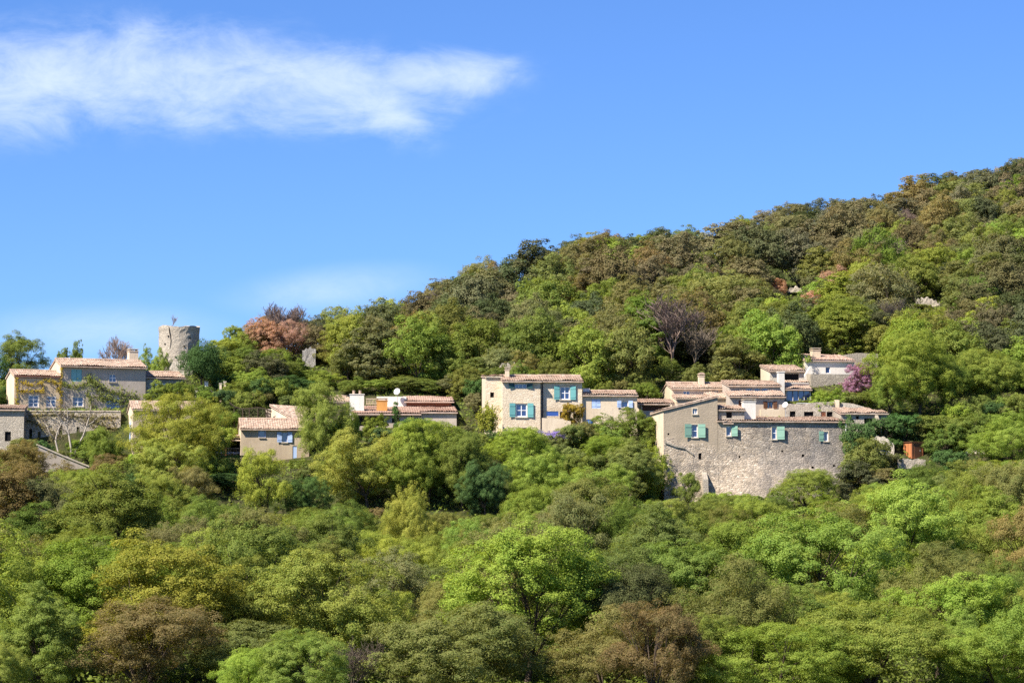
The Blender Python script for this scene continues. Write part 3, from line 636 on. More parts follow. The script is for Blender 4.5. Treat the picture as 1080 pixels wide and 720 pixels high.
# garden table on that terrace
tb = empty('garden_table', at(850, 432.5, 311)); tag(tb, 'long garden table with pale top on the terrace by the blue doors', 'table')
m = MB(); m.box(-1, 1, -.4, .4, .72, .77); m.build('tabletop', MT['whitep'], tb)
for sx in (-.9, .82):
    for sy in (-.35, .27): m = MB(); m.box(sx, sx + .08, sy, sy + .08, -.5, .718); m.build('leg', MT['brownw'], tb)
h = House('arched_outbuilding', 'low stone outbuilding with a dark arch and sunlit buttress right of the big stone house', 'outbuilding', 887, 452, 305.5, 5)
h.block(887, 924, 436.5, 430.5, 452, 4, wins=[W(903, 906, 438.5, 442, k='dark', name='small_opening'), W(911.5, 920.5, 441, 452, k='dark', name='arch_opening')], wall='stone', style='mono', over=.3)
m = MB(); p = [h.L(923, 437.5, -.3), h.L(926, 437.5, -.3), h.L(930, 450, -.3), h.L(930, 456, -.3), h.L(923, 456, -.3)]; m.prism(p[::-1], (0, .9, 0)); m.build('buttress', MT['cream'], h.root)
h.block(924.2, 936, 436.8, 432.8, 452, 3, n0=.7, wall='stone', style='mono', over=.25, rname='end_roof', wname='end_wall')
dish(828.5, 427, 308.3, 3.3, 'round pale satellite dish beside the terraced house with brown shutters', aim=(-.7, -.8, .4), stem=.8)

# 8 the big stone house on its bulging wall
h = House('big_stone_house', 'massive weathered stone house with pale green shutters above a bulging battered wall', 'house', 700, 528, 300, 7)
def bulge(t, z):
    f = max(0.0, min(1.0, (5.6 - z) / 6.0)); f = f * f * (3 - 2 * f)
    x = max(0.0, 1 - ((t - 12.6) / 7.2) ** 2)
    return f * (1.3 * math.sqrt(x) * (1 if x > 0 else 0)) + f * .25 + .05 * math.sin(t * 2.1 + z * 1.3) * math.sin(z * 1.9 - t) * (1 if f > .05 else .3)
h.block(700, 757, 430, None, 528, 7.5, wins=[W(730.5, 735.5, 430.8, 436.5, mull=(1, 0), fw=.1, surround='cream', fr='whitep'), W(729.6, 735.8, 447.5, 461, mull=(0, 1), fw=.1, sh='LR', shm='green', sw=7.7, oa=12, surround='cream'),
      W(736.6, 740, 477.5, 484, k='dark', name='small_opening'), W(704, 706, 456.5, 458.5, k='dark', name='putlog_hole')],
      wall='bighouse', side='cream', roof='tile', top=[(700, 431.5), (757, 417.5)], bulge=bulge, cell=.7, below=1.5)
h.block(757.3, 893, 445, 440, 528, 7, wins=[W(766, 771, 449.5, 459.5, mull=(0, 0), fw=.12, sh='R', shm='green', sw=6.5, oa=16, surround='cream'), W(814, 819, 450, 463, mull=(0, 1), fw=.1, sh='R', shm='green', sw=8, oa=14, surround='cream'),
      W(869, 873.5, 455, 465, mull=(0, 0), fw=.12, sh='L', shm='green', sw=5.5, oa=10, surround='cream'),
      W(779, 781, 480.5, 482.8, k='dark', name='putlog_hole'), W(824, 826, 474.5, 476.6, k='dark', name='putlog_hole'), W(845.5, 848, 479, 481.5, k='dark', name='putlog_hole'), W(855, 857.5, 491.5, 494, k='dark', name='putlog_hole'), W(878, 880, 490, 492, k='dark', name='putlog_hole')],
      wall='bighouse', roof='tile', style='mono', bulge=bulge, cell=.7, below=1.5, over=.3)
h.block(757.6, 785, 433, 427.8, 445, 3.5, n0=.35, wins=[W(766, 772, 434.5, 440.5, k='dark', name='window_opening')], wall='stone', style='mono', over=.25, below=.5, wname='attic_wall', rname='attic_roof')
r = MB(); a = h.loc(762, 444.5)[0]; b, z = h.loc(773, 444.5); roofpatch(r, (a, -.35, z - .1), (b, -.35, z - .1), (b, -.01, z + .12), (a, -.01, z + .12), seed=5); r.build('window_canopy', MT['tile'], h.root)
h.chimney(784.2, 797, 422, 444, 1.0, 1.1, 'white', 'flat')
m = MB(); x = h.loc(892, 470)[0]; z1 = h.loc(892, 446)[1]; m.tube([(x, -.1, z1), (x, -.1, z1 - 4.2)], [.06, .06], 8); m.build('downpipe', MT['whitep'], h.root)
m = MB(); (ta, z1), (tb, z0) = h.loc(742.5, 501, -1.5), h.loc(748, 530, -1.5); m.prism([(ta, -.1, z0 - 1), (ta, -1.5, z0 - 1), (ta, -1.0, z1 - .4), (ta, -.1, z1 + .4)], (tb - ta, 0, 0)); m.build('buttress', MT['stone'], h.root)
# stone step marks of an old lean-to
m = MB(); p = [h.L(u, v, -.0) for u, v in ((701, 466), (712, 470), (722, 472), (731, 479))]
for a, b in zip(p, p[1:]): m.prism([a + Vector((0, -.14, -.1)), b + Vector((0, -.14, -.1)), b + Vector((0, -.14, .1)), a + Vector((0, -.14, .1))], (0, .13, 0))
m.build('string_course', MT['stone'], h.root)

# 9 hut, walls, ruins, tower
hut = empty('garden_hut', at(962, 483.2, 302.9), R(30)); tag(hut, 'orange-brown wooden garden hut standing on a low stone wall', 'hut')
m = MB(); m.box(0, 1.45, 0, 1.5, 0, 1.72); m.build('plank_walls', MT['hut'], hut)
m = MB(); m.box(-.12, 1.57, -.12, 1.62, 1.724, 1.8); m.build('roof', MT['brownw'], hut)
m = MB(); m.box(.3, 1.15, -.03, -.004, .08, 1.6); m.build('door', MT['brownw'], hut)
m = MB(); m.box(-.03, .05, -.04, .05, .0, 1.715); m.box(1.40, 1.48, -.035, .05, .0, 1.712); m.build('corner_post', MT['redbrown'], hut)
m = MB(); m.box(1.02, 1.06, -.07, -.032, .75, .95); m.build('handle', MT['metal'], hut)
def rough_wall(name, label, pts, Y, adeg, thick, mat, cat='wall', seed=1, vb=None):
    """free-standing masonry whose top follows the picture points pts; lumpy faces"""
    rr = random.Random(seed); u0, u1 = pts[0][0], pts[-1][0]; vb = vb or max(v for _, v in pts) + 12
    H = House(name, label, cat, u0, vb, Y, adeg); n = max(6, int((u1 - u0) / 2)); rows = 8; m = MB()
    for face in (0, 1):
        for i in range(n + 1):
            u = u0 + (u1 - u0) * i / n; vt = float(np.interp(u, [p[0] for p in pts], [p[1] for p in pts]))
            t, zt = H.loc(u, vt); zt += rr.uniform(-.16, .16) * (.9 if name == 'ruined_pillar' else 1.6 if cat in ('ruin', 'rock') else .6); zb = -1.2
            for k in range(rows + 1): m.v.append((t + rr.uniform(-.03, .03), thick * face + rr.uniform(-1, 1) * (.03 if name == 'ruined_pillar' else .07 if cat in ('ruin', 'rock') else .02), zb + (zt - zb) * k / rows))
    N = (n + 1) * (rows + 1); q = rows + 1
    for i in range(n):
        for k in range(rows):
            a = i * q + k; m.f.append((a, a + q, a + q + 1, a + 1)); a += N; m.f.append((a, a + 1, a + q + 1, a + q))
        a = i * q + rows; m.f.append((a, a + q, a + q + N, a + N))
    for k in range(rows): m.f.append((k, k + 1, N + k + 1, N + k)); a = n * q + k; m.f.append((a, a + N, a + N + 1, a + 1))
    m.build('masonry', MT[mat], H.root); return H
rough_wall('stone_wall', 'low pale stone wall carrying the orange wooden hut', [(947, 484), (960, 484), (976, 484)], 302.3, 4, .6, 'stone', seed=3, vb=498)
FOOT.append((42, 44.5, 301.5, 305))
PROT.append((950, 977, 463, 496, 305))
rough_wall('stone_wall', 'patch of sunlit stone wall in the ivy left of the orange hut', [(916, 464), (925, 460), (934, 461), (943, 468)], 303.4, -4, .6, 'pale', seed=4, vb=482)
PROT.append((918, 942, 460, 480, 304.5))
rough_wall('rock_outcrop', 'pale rock face showing between bushes right of the orange hut', [(1018, 479), (1026, 467), (1034, 465), (1042, 474)], 303.5, -10, 1.2, 'pale', 'rock', 5, 492)
PROT.append((1016, 1044, 465, 487, 304.5))
rough_wall('ruined_pillar', 'upright ruined stone pillar among reddish trees on the ridge', [(319, 370), (323, 368), (328, 366), (333, 369)], 341, 6, 1.4, 'greystone', 'ruin', 6, 394)
PROT.append((317, 335, 364, 389, 344))
rough_wall('ruined_wall', 'crumbling pale ruin wall just behind the turquoise-shuttered house', [(524, 390), (529, 384), (533, 382), (538, 384), (542, 383), (548, 389)], 326, 3, .8, 'stone', 'ruin', 7, 400)
PROT.append((527, 544, 381, 388, 325))
rough_wall('ruined_wall', 'pale ruin wall high on the right side of the wooded hill', [(966, 316), (974, 314), (984, 316), (991, 320)], 374, -6, .8, 'stone', 'ruin', 8, 328)
PROT.append((964, 994, 312, 328, 377))
rough_wall('rock_outcrop', 'small pale rock outcrop in the woods above the highest house', [(829, 310), (833, 303), (840, 302), (845, 305), (847, 311)], 393, -6, .8, 'stone', 'rock', 9, 316)
PROT.append((829, 847, 302, 316, 395))

def tower():
    p = at(188.5, 394, 338); r0 = 21.3 * 338 / FPX; Ht = (394 - 344) * 338 / FPX; T = empty('round_tower', p)
    tag(T, 'ruined round stone tower rising above the trees on the left ridge', 'tower'); rr = random.Random(5)
    n = 56; rows = 18; TW = 1; m = MB()
    for face in (0, 1):
        for i in range(n):
            th = 2 * math.pi * i / n; top = Ht - .1 + .07 * math.sin(2 * th + 1.2) + .06 * math.sin(5 * th) + rr.uniform(-.09, .09)
            for k in range(rows + 1):
                z = -1 + (top + 1) * k / rows; r = (r0 * (1.0 - .0 * k / rows) + rr.uniform(-.025, .025)) if not face else r0 - .75 + rr.uniform(-.05, .05)
                if not face and k >= rows - 1 : r += .05
                m.v.append((r * math.cos(th), r * math.sin(th), z))
    q = rows + 1; N = n * q
    for i in range(n):
        j = (i + 1) % n
        for k in range(rows): m.f.append((i * q + k, j * q + k, j * q + k + 1, i * q + k + 1)); m.f.append((N + i * q + k, N + i * q + k + 1, N + j * q + k + 1, N + j * q + k))
        m.f.append((i * q + rows, j * q + rows, N + j * q + rows, N + i * q + rows))
    m.build('masonry', MT['stone'], T)
    m = MB()                                                 # a few putlog holes: near-black blocks with the holes' shade in the colour
    for th, z in ((-2.2, 3.4), (-1.2, 3.1), (-1.6, 1.8), (-.9, 4.1), (-2.0, 4.3)):
        d = Vector((math.cos(th), math.sin(th), 0)); s = Vector((-d.y, d.x, 0)); c = d * (r0 + .035); c.z = z
        m.prism([c + s * .09 + Vector((0, 0, -.09)), c - s * .09 + Vector((0, 0, -.09)), c - s * .09 + Vector((0, 0, .09)), c + s * .09 + Vector((0, 0, .09))], d * .03)
    m.build('putlog_holes', MT['dark'], T)
    m = MB(); th = -1.9
    pts = [Vector((math.cos(th + .05 * math.sin(z * 2.1)) * (r0 + .05), math.sin(th + .05 * math.sin(z * 2.1)) * (r0 + .05), z)) for z in (5.3, 4.8, 4.3, 3.8, 3.3, 2.8)]
    m.tube(pts, [.07, .06, .05, .045, .03, .02], 5); m.build('crack', MT['dark'], T)
    return p, r0, Ht
TOWER = tower(); PROT.append((166, 212, 340, 386, 336)); FOOT.append((TOWER[0].x - 3, TOWER[0].x + 3, 334, 342))
rough_wall('ruined_wall', 'broken pale masonry at the foot of the round tower', [(176, 386), (184, 381), (194, 380), (203, 386)], 334, 4, .8, 'pale', 'ruin', 10, 396)

# vine arbour behind the small house
A = House('vine_arbour', 'dark vine arbour with thin posts and curved wire top behind the small tan house', 'arbour', 245, 446, 312, 4)
z0 = -.8
for u in (247, 256, 263, 272, 282):
    m = MB(); t, z = A.loc(u, 431); m.tube([(t, 0, z0), (t, 0, z)], [.06, .05], 6); m.build('post', BARK['b'], A.root)
    m = MB(); m.tube([(t, 3, z0), (t, 3, z)], [.06, .05], 6); m.build('post', BARK['b'], A.root)
m = MB()
for n in (0, 1, 2, 3): m.tube([A.L(u, v, 0) + Vector((0, n, 0)) for u, v in ((242, 424), (248, 429), (256, 431), (264, 430.5), (272, 429.5), (280, 431), (287, 434))], [.05] * 7, 5)
m.build('wire_top', BARK['b'], A.root)
PROT.append((246, 285, 427, 440, 311))
o = House('stone_wall', 'short grey wall end between the vine arbour and the white outhouse gable', 'wall', 279, 446, 313.5, 4)
o.block(279.5, 285.5, 431, 431, 446, .5, wall='greyp', roof=None, style='flat')

# gate posts by the umbrella pine
def post(name, label, u0, u1, v0, v1, Y, mat):
    p = at((u0 + u1) / 2, v1, Y); w = (u1 - u0) * Y / FPX / 2; hh = (v1 - v0) * Y / FPX; T = empty(name, p); tag(T, label, 'post', 'posts by the umbrella pine')
    m = MB(); m.box(-w, w, -w, w, -1, hh - .1); m.build('shaft', MT[mat], T); m = MB(); m.box(-w - .05, w + .05, -w - .05, w + .05, hh - .098, hh); m.build('cap', MT['coping'], T)
post('gate_post', 'white gate post left of the umbrella pine trunk', 205.5, 208, 409, 421, 319, 'white')
post('gate_post', 'short white post right under the umbrella pine', 216, 219.5, 402, 411, 323, 'white')
post('gate_post', 'pinkish gate post, left one of the pair right of the umbrella pine', 231.5, 233.8, 404, 415, 320, 'cream')
post('gate_post', 'pinkish gate post, right one of the pair right of the umbrella pine', 236, 238.5, 402, 414, 320.5, 'cream')
rough_wall('garden_wall', 'low rounded garden wall between the posts under the umbrella pine', [(208, 411), (214, 409.5), (222, 411), (226, 414)], 320, 2, .5, 'pale', seed=11, vb=420)
o = House('orange_roofed_shed', 'shed of which only an orange roof edge shows among trees on the far right', 'shed', 1016, 396, 332, -12)
o.block(1016, 1042, 381, 377.5, 396, 4, wall='tan', style='mono', protect=False, top=[(1016, 383), (1042, 374)])

# ------------------------------------------------------------------ trees
def leaf_mesh(name, P, N, size, mat, rs, aspect=.62):
    n = len(P)
    N = N / np.maximum(np.linalg.norm(N, axis=1, keepdims=True), 1e-6)
    a = np.cross(N, rs.normal(size=(n, 3))); a /= np.maximum(np.linalg.norm(a, axis=1, keepdims=True), 1e-6)
    b = np.cross(N, a); s = (size * rs.uniform(.6, 1.35, n))[:, None]
    fold = N * s * .18
    V = np.stack([P - a * s, P - b * s * aspect + fold, P + a * s, P + b * s * aspect - fold * .3], 1).reshape(-1, 3)
    me = bpy.data.meshes.new(name); me.vertices.add(4 * n); me.vertices.foreach_set('co', V.astype(np.float32).ravel())
    me.loops.add(4 * n); me.loops.foreach_set('vertex_index', np.arange(4 * n, dtype=np.int32))
    me.polygons.add(n); me.polygons.foreach_set('loop_start', np.arange(0, 4 * n, 4, dtype=np.int32))
    me.polygons.foreach_set('loop_total', np.full(n, 4, dtype=np.int32))
    me.update(calc_edges=True)
    if mat: me.materials.append(mat)
    return me
def unit(rs, n):
    d = rs.normal(size=(n, 3)); return d / np.linalg.norm(d, axis=1, keepdims=True)

def crown(seed, Wd, Ht, base, nl, leaf, nleaf, lobe=.24, flat=.72, top=1.0, sparse=0.0, rand=.3, nsub=14, subr=.42):
    """lobes on limbs through an ellipsoid, leaf clumps over each lobe's outer side, leaves over each clump. returns points, normals, lobe centres"""
    rs = np.random.RandomState(seed); zc = Ht * (base + 1) / 2; hz = Ht * (1 - base) / 2; rx = Wd / 2
    C = []; tries = 0; g1, g2 = unit(rs, 2); sq = rs.uniform(.82, 1.18); off = rs.uniform(-.12, .12, 2) * Wd
    while len(C) < nl and tries < 4000:
        tries += 1
        d = unit(rs, 1)[0]; d[2] = d[2] * .95 + .18; d /= np.linalg.norm(d)
        if (d @ g1 > .72 or d @ g2 > .8) and rs.uniform() < .8: continue
        r = rs.uniform(.25, 1) ** .5 * rs.uniform(.72, .92)
        up = max(d[2], 0)
        c = np.array([d[0] * rx * r * sq + off[0] * up, d[1] * rx * r / sq + off[1] * up, zc + d[2] * hz * r * top])
        if all(np.linalg.norm((c - q[:3]) / np.array([1, 1, .8])) > Wd * lobe * .62 for q in C): C.append(np.append(c, Wd * lobe * rs.uniform(.5, 1.28)))
    C = np.array(C); mid = np.array([0, 0, zc - hz * .25])
    SC = []; SR = []; SD = []
    for c in C:
        o = c[:3] - mid; o /= max(np.linalg.norm(o), .1); n = max(4, int(nsub * (c[3] / (Wd * lobe)) ** 1.5))
        d = unit(rs, n * 2) + o * .5 + np.array([0, 0, .18]); d /= np.linalg.norm(d, axis=1, keepdims=True); d = d[:n]
        SC.append(c[:3] + d * c[3] * rs.uniform(.42, 1.12, (n, 1)) * np.array([1, 1, flat]) * rs.uniform(.78, 1.25, 3)); SR.append(Wd * lobe * subr * rs.uniform(.6, 1.35, n)); SD.append(d)
    SC = np.concatenate(SC); SR = np.concatenate(SR); SD = np.concatenate(SD)
    idx = rs.choice(len(SC), nleaf, p=SR ** 2 / (SR ** 2).sum())
    d = unit(rs, nleaf) + SD[idx] * .45 + np.array([0, 0, .3]); d /= np.linalg.norm(d, axis=1, keepdims=True)
    rad = np.where(rs.uniform(size=nleaf) < .74, rs.uniform(.76, 1.06, nleaf), rs.uniform(.5, 1.65, nleaf))
    P = SC[idx] + d * (SR[idx] * rad)[:, None] * np.array([1, 1, .78])
    if sparse: P, d = (lambda k: (P[k], d[k]))(rs.uniform(size=nleaf) > sparse)
    out = P - np.array([0, 0, zc]); out /= np.maximum(np.linalg.norm(out, axis=1, keepdims=True), .1)
    N = d * .9 + out * .3 + np.array([0, 0, .25]) + rs.normal(size=P.shape) * rand
    return P, N, C, rs
def trunk_mesh(name, C, Ht, base, r0, mat, seed, nlimb=9, lean=.3):
    rr = random.Random(seed); m = MB(); f = Vector((rr.uniform(-lean, lean), rr.uniform(-lean, lean), Ht * max(base, .1) * 1.05))
    m.tube([(0, 0, -1.2), (0, 0, 0), (f.x * .4, f.y * .4, f.z * .5), tuple(f)], [r0 * 1.35, r0 * 1.1, r0 * .85, r0 * .72], 7)
    order = sorted(range(len(C)), key=lambda k: -C[k][3])[:nlimb]
    for k in order:
        c = Vector(C[k][:3]); mid = f.lerp(c, .5) + Vector((rr.uniform(-.5, .5), rr.uniform(-.5, .5), rr.uniform(-.1, .7)))
        m.tube([f - Vector((0, 0, .2)), f.lerp(mid, .6), mid, c], [r0 * .5, r0 * .4, r0 * .27, r0 * .1], 5, False)
        for _ in range(3):
            e = c + Vector((rr.uniform(-1, 1), rr.uniform(-1, 1), rr.uniform(-.3, .9))) * C[k][3] * .9
            m.tube([mid, mid.lerp(e, .6) + Vector((0, 0, .15)), e], [r0 * .2, r0 * .13, r0 * .04], 4, False)
    return m.mesh(name, mat, True)
def bare(seed, Ht, Wd, mat, levels=6, r0=.095, twig=.022, spread=.62, base=.22, minr=.0115, thick=1.0):
    """leafless tree: (trunk mesh, twig mesh)"""
    rr = random.Random(seed); tr = MB(); tw = MB()
    def grow(p, d, L, r, lv):
        pts = [p]; n = 3
        for i in range(n):
            d = (d + Vector((rr.uniform(-.2, .2), rr.uniform(-.2, .2), rr.uniform(-.03, .2)))).normalized(); p = p + d * L / n; pts.append(p)
        rad = [max(r * (1 - .35 * i / n), minr) for i in range(n + 1)]
        (tr if lv < 2 else tw).tube(pts, rad, 6 if lv < 2 else 3, False)
        if lv >= levels: return
        k = 5 if lv == 0 else (4 if lv < 3 else 3 if lv < 5 else 2)
        for i in range(k):
            s = spread * rr.uniform(.6, 1.3); ax = Vector((rr.uniform(-1, 1), rr.uniform(-1, 1), rr.uniform(-.35, .6)))
            nd = (d + ax * s).normalized(); q = pts[rr.choice([1, 2, 3, 3]) if lv else rr.choice([2, 3, 3])]
            grow(q, nd, L * rr.uniform(.6, .82), r * .58, lv + 1)
    grow(Vector((0, 0, -.6)), Vector((0, 0, 1)), Ht * base + .6, r0, 0)
    xs = np.array(tw.v); hz = xs[:, 2].max(); wz = np.percentile(np.abs(xs[:, :2]).max(1), 97) * 2; k = Vector((Wd / wz, Wd / wz, Ht / hz))
    for b in (tr, tw): b.v = [(x * k.x, y * k.y, z * k.z) for x, y, z in b.v]
    return tr.mesh('trunk', mat, True), tw.mesh('twigs', mat, False)

# shapes: name -> list of (crown points.. built once without material, trunk mesh, natural width, natural height)
SHAPES = {}
def add_shape(kind, seed, Wd, Ht, base, nl, leaf, nleaf, bark='b', r0=.17, **k):
    P, N, C, rs = crown(seed, Wd, Ht, base, nl, leaf, nleaf, **k)
    SHAPES.setdefault(kind, []).append(dict(P=P, N=N, leaf=leaf, rs=rs, W=Wd, H=Ht, tr=trunk_mesh('trunk', C, Ht, base, r0, BARK[bark], seed), me={}))
for i in range(7): add_shape('big', 100 + i, 9.5, 8.6, .16, 27, .052, 120000, r0=.2, lobe=.205, nsub=30, subr=.235, flat=.82)           # foreground oaks
for i in range(4): add_shape('bigtall', 150 + i, 7.0, 9.6, .16, 26, .052, 100000, r0=.19, lobe=.25, nsub=28, subr=.235, flat=.9)
for i in range(4): add_shape('airy', 200 + i, 9.0, 8.8, .14, 40, .052, 66000, r0=.2, lobe=.15, nsub=14, subr=.32)     # thin crowns, limbs showing
for i in range(7): add_shape('hill', 300 + i, 6.0, 6.2, .0, 24, .08, 25000, r0=.12, lobe=.24, nsub=18, subr=.29, flat=.92)          # hillside scrub oaks
for i in range(4): add_shape('hilltall', 320 + i, 4.6, 7.0, .0, 22, .08, 22000, r0=.12, lobe=.26, nsub=17, subr=.29, flat=.95)
for i in range(4): add_shape('bush', 400 + i, 3.6, 2.8, -.05, 13, .06, 15000, r0=.06, lobe=.27, nsub=15, subr=.3)
add_shape('pine', 500, 4.6, 3.9, .28, 30, .05, 34000, bark='d', r0=.14, lobe=.2, rand=.8, flat=.85)
add_shape('cypress', 510, .75, 3.0, .0, 16, .04, 6000, bark='d', r0=.05, lobe=.42)
BARES = [bare(601, 7.5, 6.5, BARK['t'], 6), bare(602, 7.0, 6.0, BARK['t'], 6), bare(603, 6.5, 6.5, BARK['g'], 6, spread=.75)]
def crown_me(sh):
    if not sh['me']: sh['me'] = leaf_mesh('crown', sh['P'], sh['N'], sh['leaf'], LEAFM, np.random.RandomState(len(sh['P'])))
    return sh['me']
TREES = []         # records of every tree, labelled at the end
def plant(kind, mat, x, y, w, hgt, name=None, label=None, cat='tree', group=None, z=None, explicit=True, var=None, rz=None):
    z = gz(x, y) if z is None else z
    TREES.append(dict(kind=kind, mat=mat, x=x, y=y, z=z, w=w, h=hgt, name=name, label=label, cat=cat, group=group, explicit=explicit, var=var, rz=rnd.uniform(0, 6.28) if rz is None else rz, rv=rnd.random()))
def tree_at(u, vtop, Y, wpx, kind, mat, name, label, cat='tree', group=None, vbase=None, **k):
    """a tree whose top stands at picture row vtop, rooted on the ground (or at row vbase) at depth Y"""
    x = (at(u, vtop, Y)).x; zt = at(u, vtop, Y).z; z = gz(x, Y) if vbase is None else at(u, vbase, Y).z
    plant(kind, mat, x, Y, wpx * Y / FPX, zt - z, name, label, cat, group, z, **k)

T = tree_at
# --- trees one can name, left to right
T(20, 353, 331, 70, 'airy', 'mid', 'broadleaf_tree', 'big airy green tree behind the left end of the ivy-covered house')
T(-8, 372, 328, 40, 'big', 'deep', 'broadleaf_tree', 'dark green tree at the left edge behind the ivy-covered house')
T(66, 367, 334, 16, 'hilltall', 'mid', 'small_tree', 'slim green tree showing above the gable of the ivy-covered house, left one of two')
T(81, 363, 336, 18, 'hilltall', 'mid', 'small_tree', 'slim green tree showing above the ivy-covered roof, right one of two')
T(120, 352, 334, 36, 'bare', 'bare', 'bare_tree', 'leafless purple-grey tree behind the roof of the ivy-covered house')
T(154, 366, 328, 20, 'hill', 'bright', 'small_tree', 'bright green young tree just right of the ivy house chimney')
T(168, 369, 327, 22, 'hill', 'bright', 'small_tree', 'bright green bushy tree in front of the round tower foot')
T(213, 366, 323, 44, 'pine', 'deep', 'umbrella_pine', 'round dark umbrella pine right of the round tower', vbase=411)
T(228, 356, 336, 30, 'bare', 'bare', 'bare_tree', 'leafless thin tree between the umbrella pine and the green ridge trees')
T(247, 352, 340, 42, 'hill', 'bright', 'broadleaf_tree', 'light green tree on the ridge right of the umbrella pine')
T(246, 345, 345, 22, 'hilltall', 'bright', 'broadleaf_tree', 'yellow-green slim tree on the ridge left of the reddish trees')
T(282, 339, 342, 46, 'hill', 'rust', 'reddish_tree', 'reddish orange tree on the ridge, left of the two beside the ruined pillar')
T(305, 338, 343, 46, 'airy', 'rust', 'reddish_tree', 'reddish orange tree on the ridge, nearest to the ruined pillar')
T(268, 347, 343, 30, 'hill', 'brown', 'broadleaf_tree', 'ochre tree on the ridge at the left of the reddish trees')
T(291, 317, 347, 40, 'bare', 'bare', 'bare_tree', 'tall leafless tree rising behind the reddish trees on the ridge')
T(313, 320, 350, 34, 'bare', 'bare', 'bare_tree', 'leafless tree above the ruined pillar against the sky')
T(336, 338, 347, 26, 'hill', 'dark', 'holm_oak', 'small dark evergreen right behind the ruined pillar')
for i, (u, vt, Y, w, kd, mt, lb) in enumerate([
  (240, 375, 327, 40, 'hill', 'bright', 'light green bush tree just right of the umbrella pine'), (262, 368, 331, 44, 'hill', 'mid', 'green tree above the left end of the vine arbour'),
  (285, 372, 333, 46, 'hill', 'bright', 'light green tree above the middle of the vine arbour'), (297, 376, 330, 40, 'hill', 'mid', 'green tree left below the ruined pillar'),
  (324, 391, 332, 38, 'hill', 'mid', 'green tree covering the foot of the ruined pillar'), (270, 392, 323, 44, 'hill', 'bright', 'bright bushy tree directly behind the vine arbour'),
  (298, 398, 324, 44, 'hill', 'deep', 'dark green tree behind the white outhouse gable'), (318, 400, 326, 34, 'hill', 'deep', 'deep green tree behind the upper house with sunlit end wall'),
  (249, 402, 320, 36, 'hill', 'mid', 'green bush tree beside the pinkish gate posts'), (340, 392, 330, 40, 'hill', 'bright', 'light green tree behind the broad white chimney')]):
    T(u, vt, Y, w, kd, mt, 'broadleaf_tree', lb)
T(186, 414, 300, 94, 'big', 'yellow', 'broadleaf_tree', 'broad yellow-green tree hiding most of the cream gabled house', var=0)
T(214, 436, 301, 42, 'big', 'bright', 'broadleaf_tree', 'green lower tree at the right side of the broad yellow-green tree')
T(162, 446, 301.5, 30, 'big', 'yellow', 'broadleaf_tree', 'small yellow-green tree right beside the sunlit cream gable')
T(109, 455, 303, 36, 'big', 'bright', 'broadleaf_tree', 'light green small tree between the slanting garden wall and the cream gable')
T(26, 462, 308.5, 34, 'bush', 'olive', 'shrub', 'olive shrub at the foot of the stone outbuilding', 'shrub')
T(88, 462, 308, 34, 'bush', 'mid', 'shrub', 'green shrub at the foot of the terrace wall, right of the white-limbed tree', 'shrub')
T(343, 411, 303, 64, 'big', 'bright', 'broadleaf_tree', 'tall green tree right beside the small tan house', var=2)
T(362, 440, 305, 30, 'bush', 'bright', 'shrub', 'light green shrub in front of the veranda, below the broad white chimney', 'shrub')
T(283, 466, 286, 68, 'airy', 'yellow', 'broadleaf_tree', 'yellow-green tree with a visible bare trunk below the small tan house', var=1)
T(388, 451, 292, 96, 'big', 'yellow', 'broadleaf_tree', 'broad yellow-green tree below the long low house', var=3)
T(452, 447, 293, 92, 'big', 'bright', 'broadleaf_tree', 'bright green tree below the right end of the long low house', var=4)
T(430, 462, 291, 70, 'big', 'bright', 'broadleaf_tree', 'green rounded tree between the two broad trees under the long house')
T(488, 462, 291, 66, 'big', 'mid', 'broadleaf_tree', 'green tree between the long low house and the turquoise-shuttered house')
T(418, 424, 309.5, 6.5, 'cypress', 'deep', 'cypress', 'single slender dark cypress in front of the long low house')
T(396, 440, 308, 26, 'bush', 'mid', 'shrub', 'green shrub in front of the dark veranda', 'shrub')
T(440, 441, 308, 32, 'bush', 'deep', 'shrub', 'deep green shrub in front of the long house windows', 'shrub')
T(545, 453, 297, 62, 'big', 'bright', 'broadleaf_tree', 'round bright green tree below the arch of the turquoise-shuttered house', var=5)
T(585, 455, 302, 32, 'bush', 'lilac', 'lilac_bush', 'pale purple lilac bush in bloom below the turquoise-shuttered house', 'shrub')
T(605, 425, 306.9, 24, 'bush', 'gold', 'golden_shrub', 'golden yellow climbing shrub at the right corner of the turquoise-shuttered house', 'shrub', vbase=450, var=1)
T(612, 446, 304, 30, 'bush', 'grey', 'shrub', 'grey-green shrub on the terrace right of the lilac bush', 'shrub')
T(600, 448, 303, 30, 'bush', 'olive', 'shrub', 'olive shrub on the terrace directly above the lilac bush', 'shrub')
T(640, 438, 306.5, 44, 'hill', 'mid', 'broadleaf_tree', 'green bushy tree in front of the cream wing, left of two')
T(671, 434, 305.5, 40, 'hill', 'mid', 'broadleaf_tree', 'green bushy tree in front of the garage, beside the big stone house')
T(690, 470, 300, 40, 'hill', 'bright', 'broadleaf_tree', 'light green tree at the left foot of the big stone house')
T(640, 462, 301, 60, 'big', 'bright', 'broadleaf_tree', 'bright green tree below the cream wing terrace')
T(722, 494, 296.5, 34, 'airy', 'mid', 'small_tree', 'small tree with a dark thin trunk against the stone house wall')
T(770, 519, 294, 50, 'bush', 'bright', 'shrub', 'bright green shrub at the middle foot of the big stone wall', 'shrub')
T(850, 497, 294.5, 62, 'big', 'bright', 'broadleaf_tree', 'bright green rounded tree at the right foot of the big stone wall')
T(803, 522, 293, 50, 'bush', 'mid', 'shrub', 'green shrub at the foot of the bulging stone wall, left of the rounded tree', 'shrub')
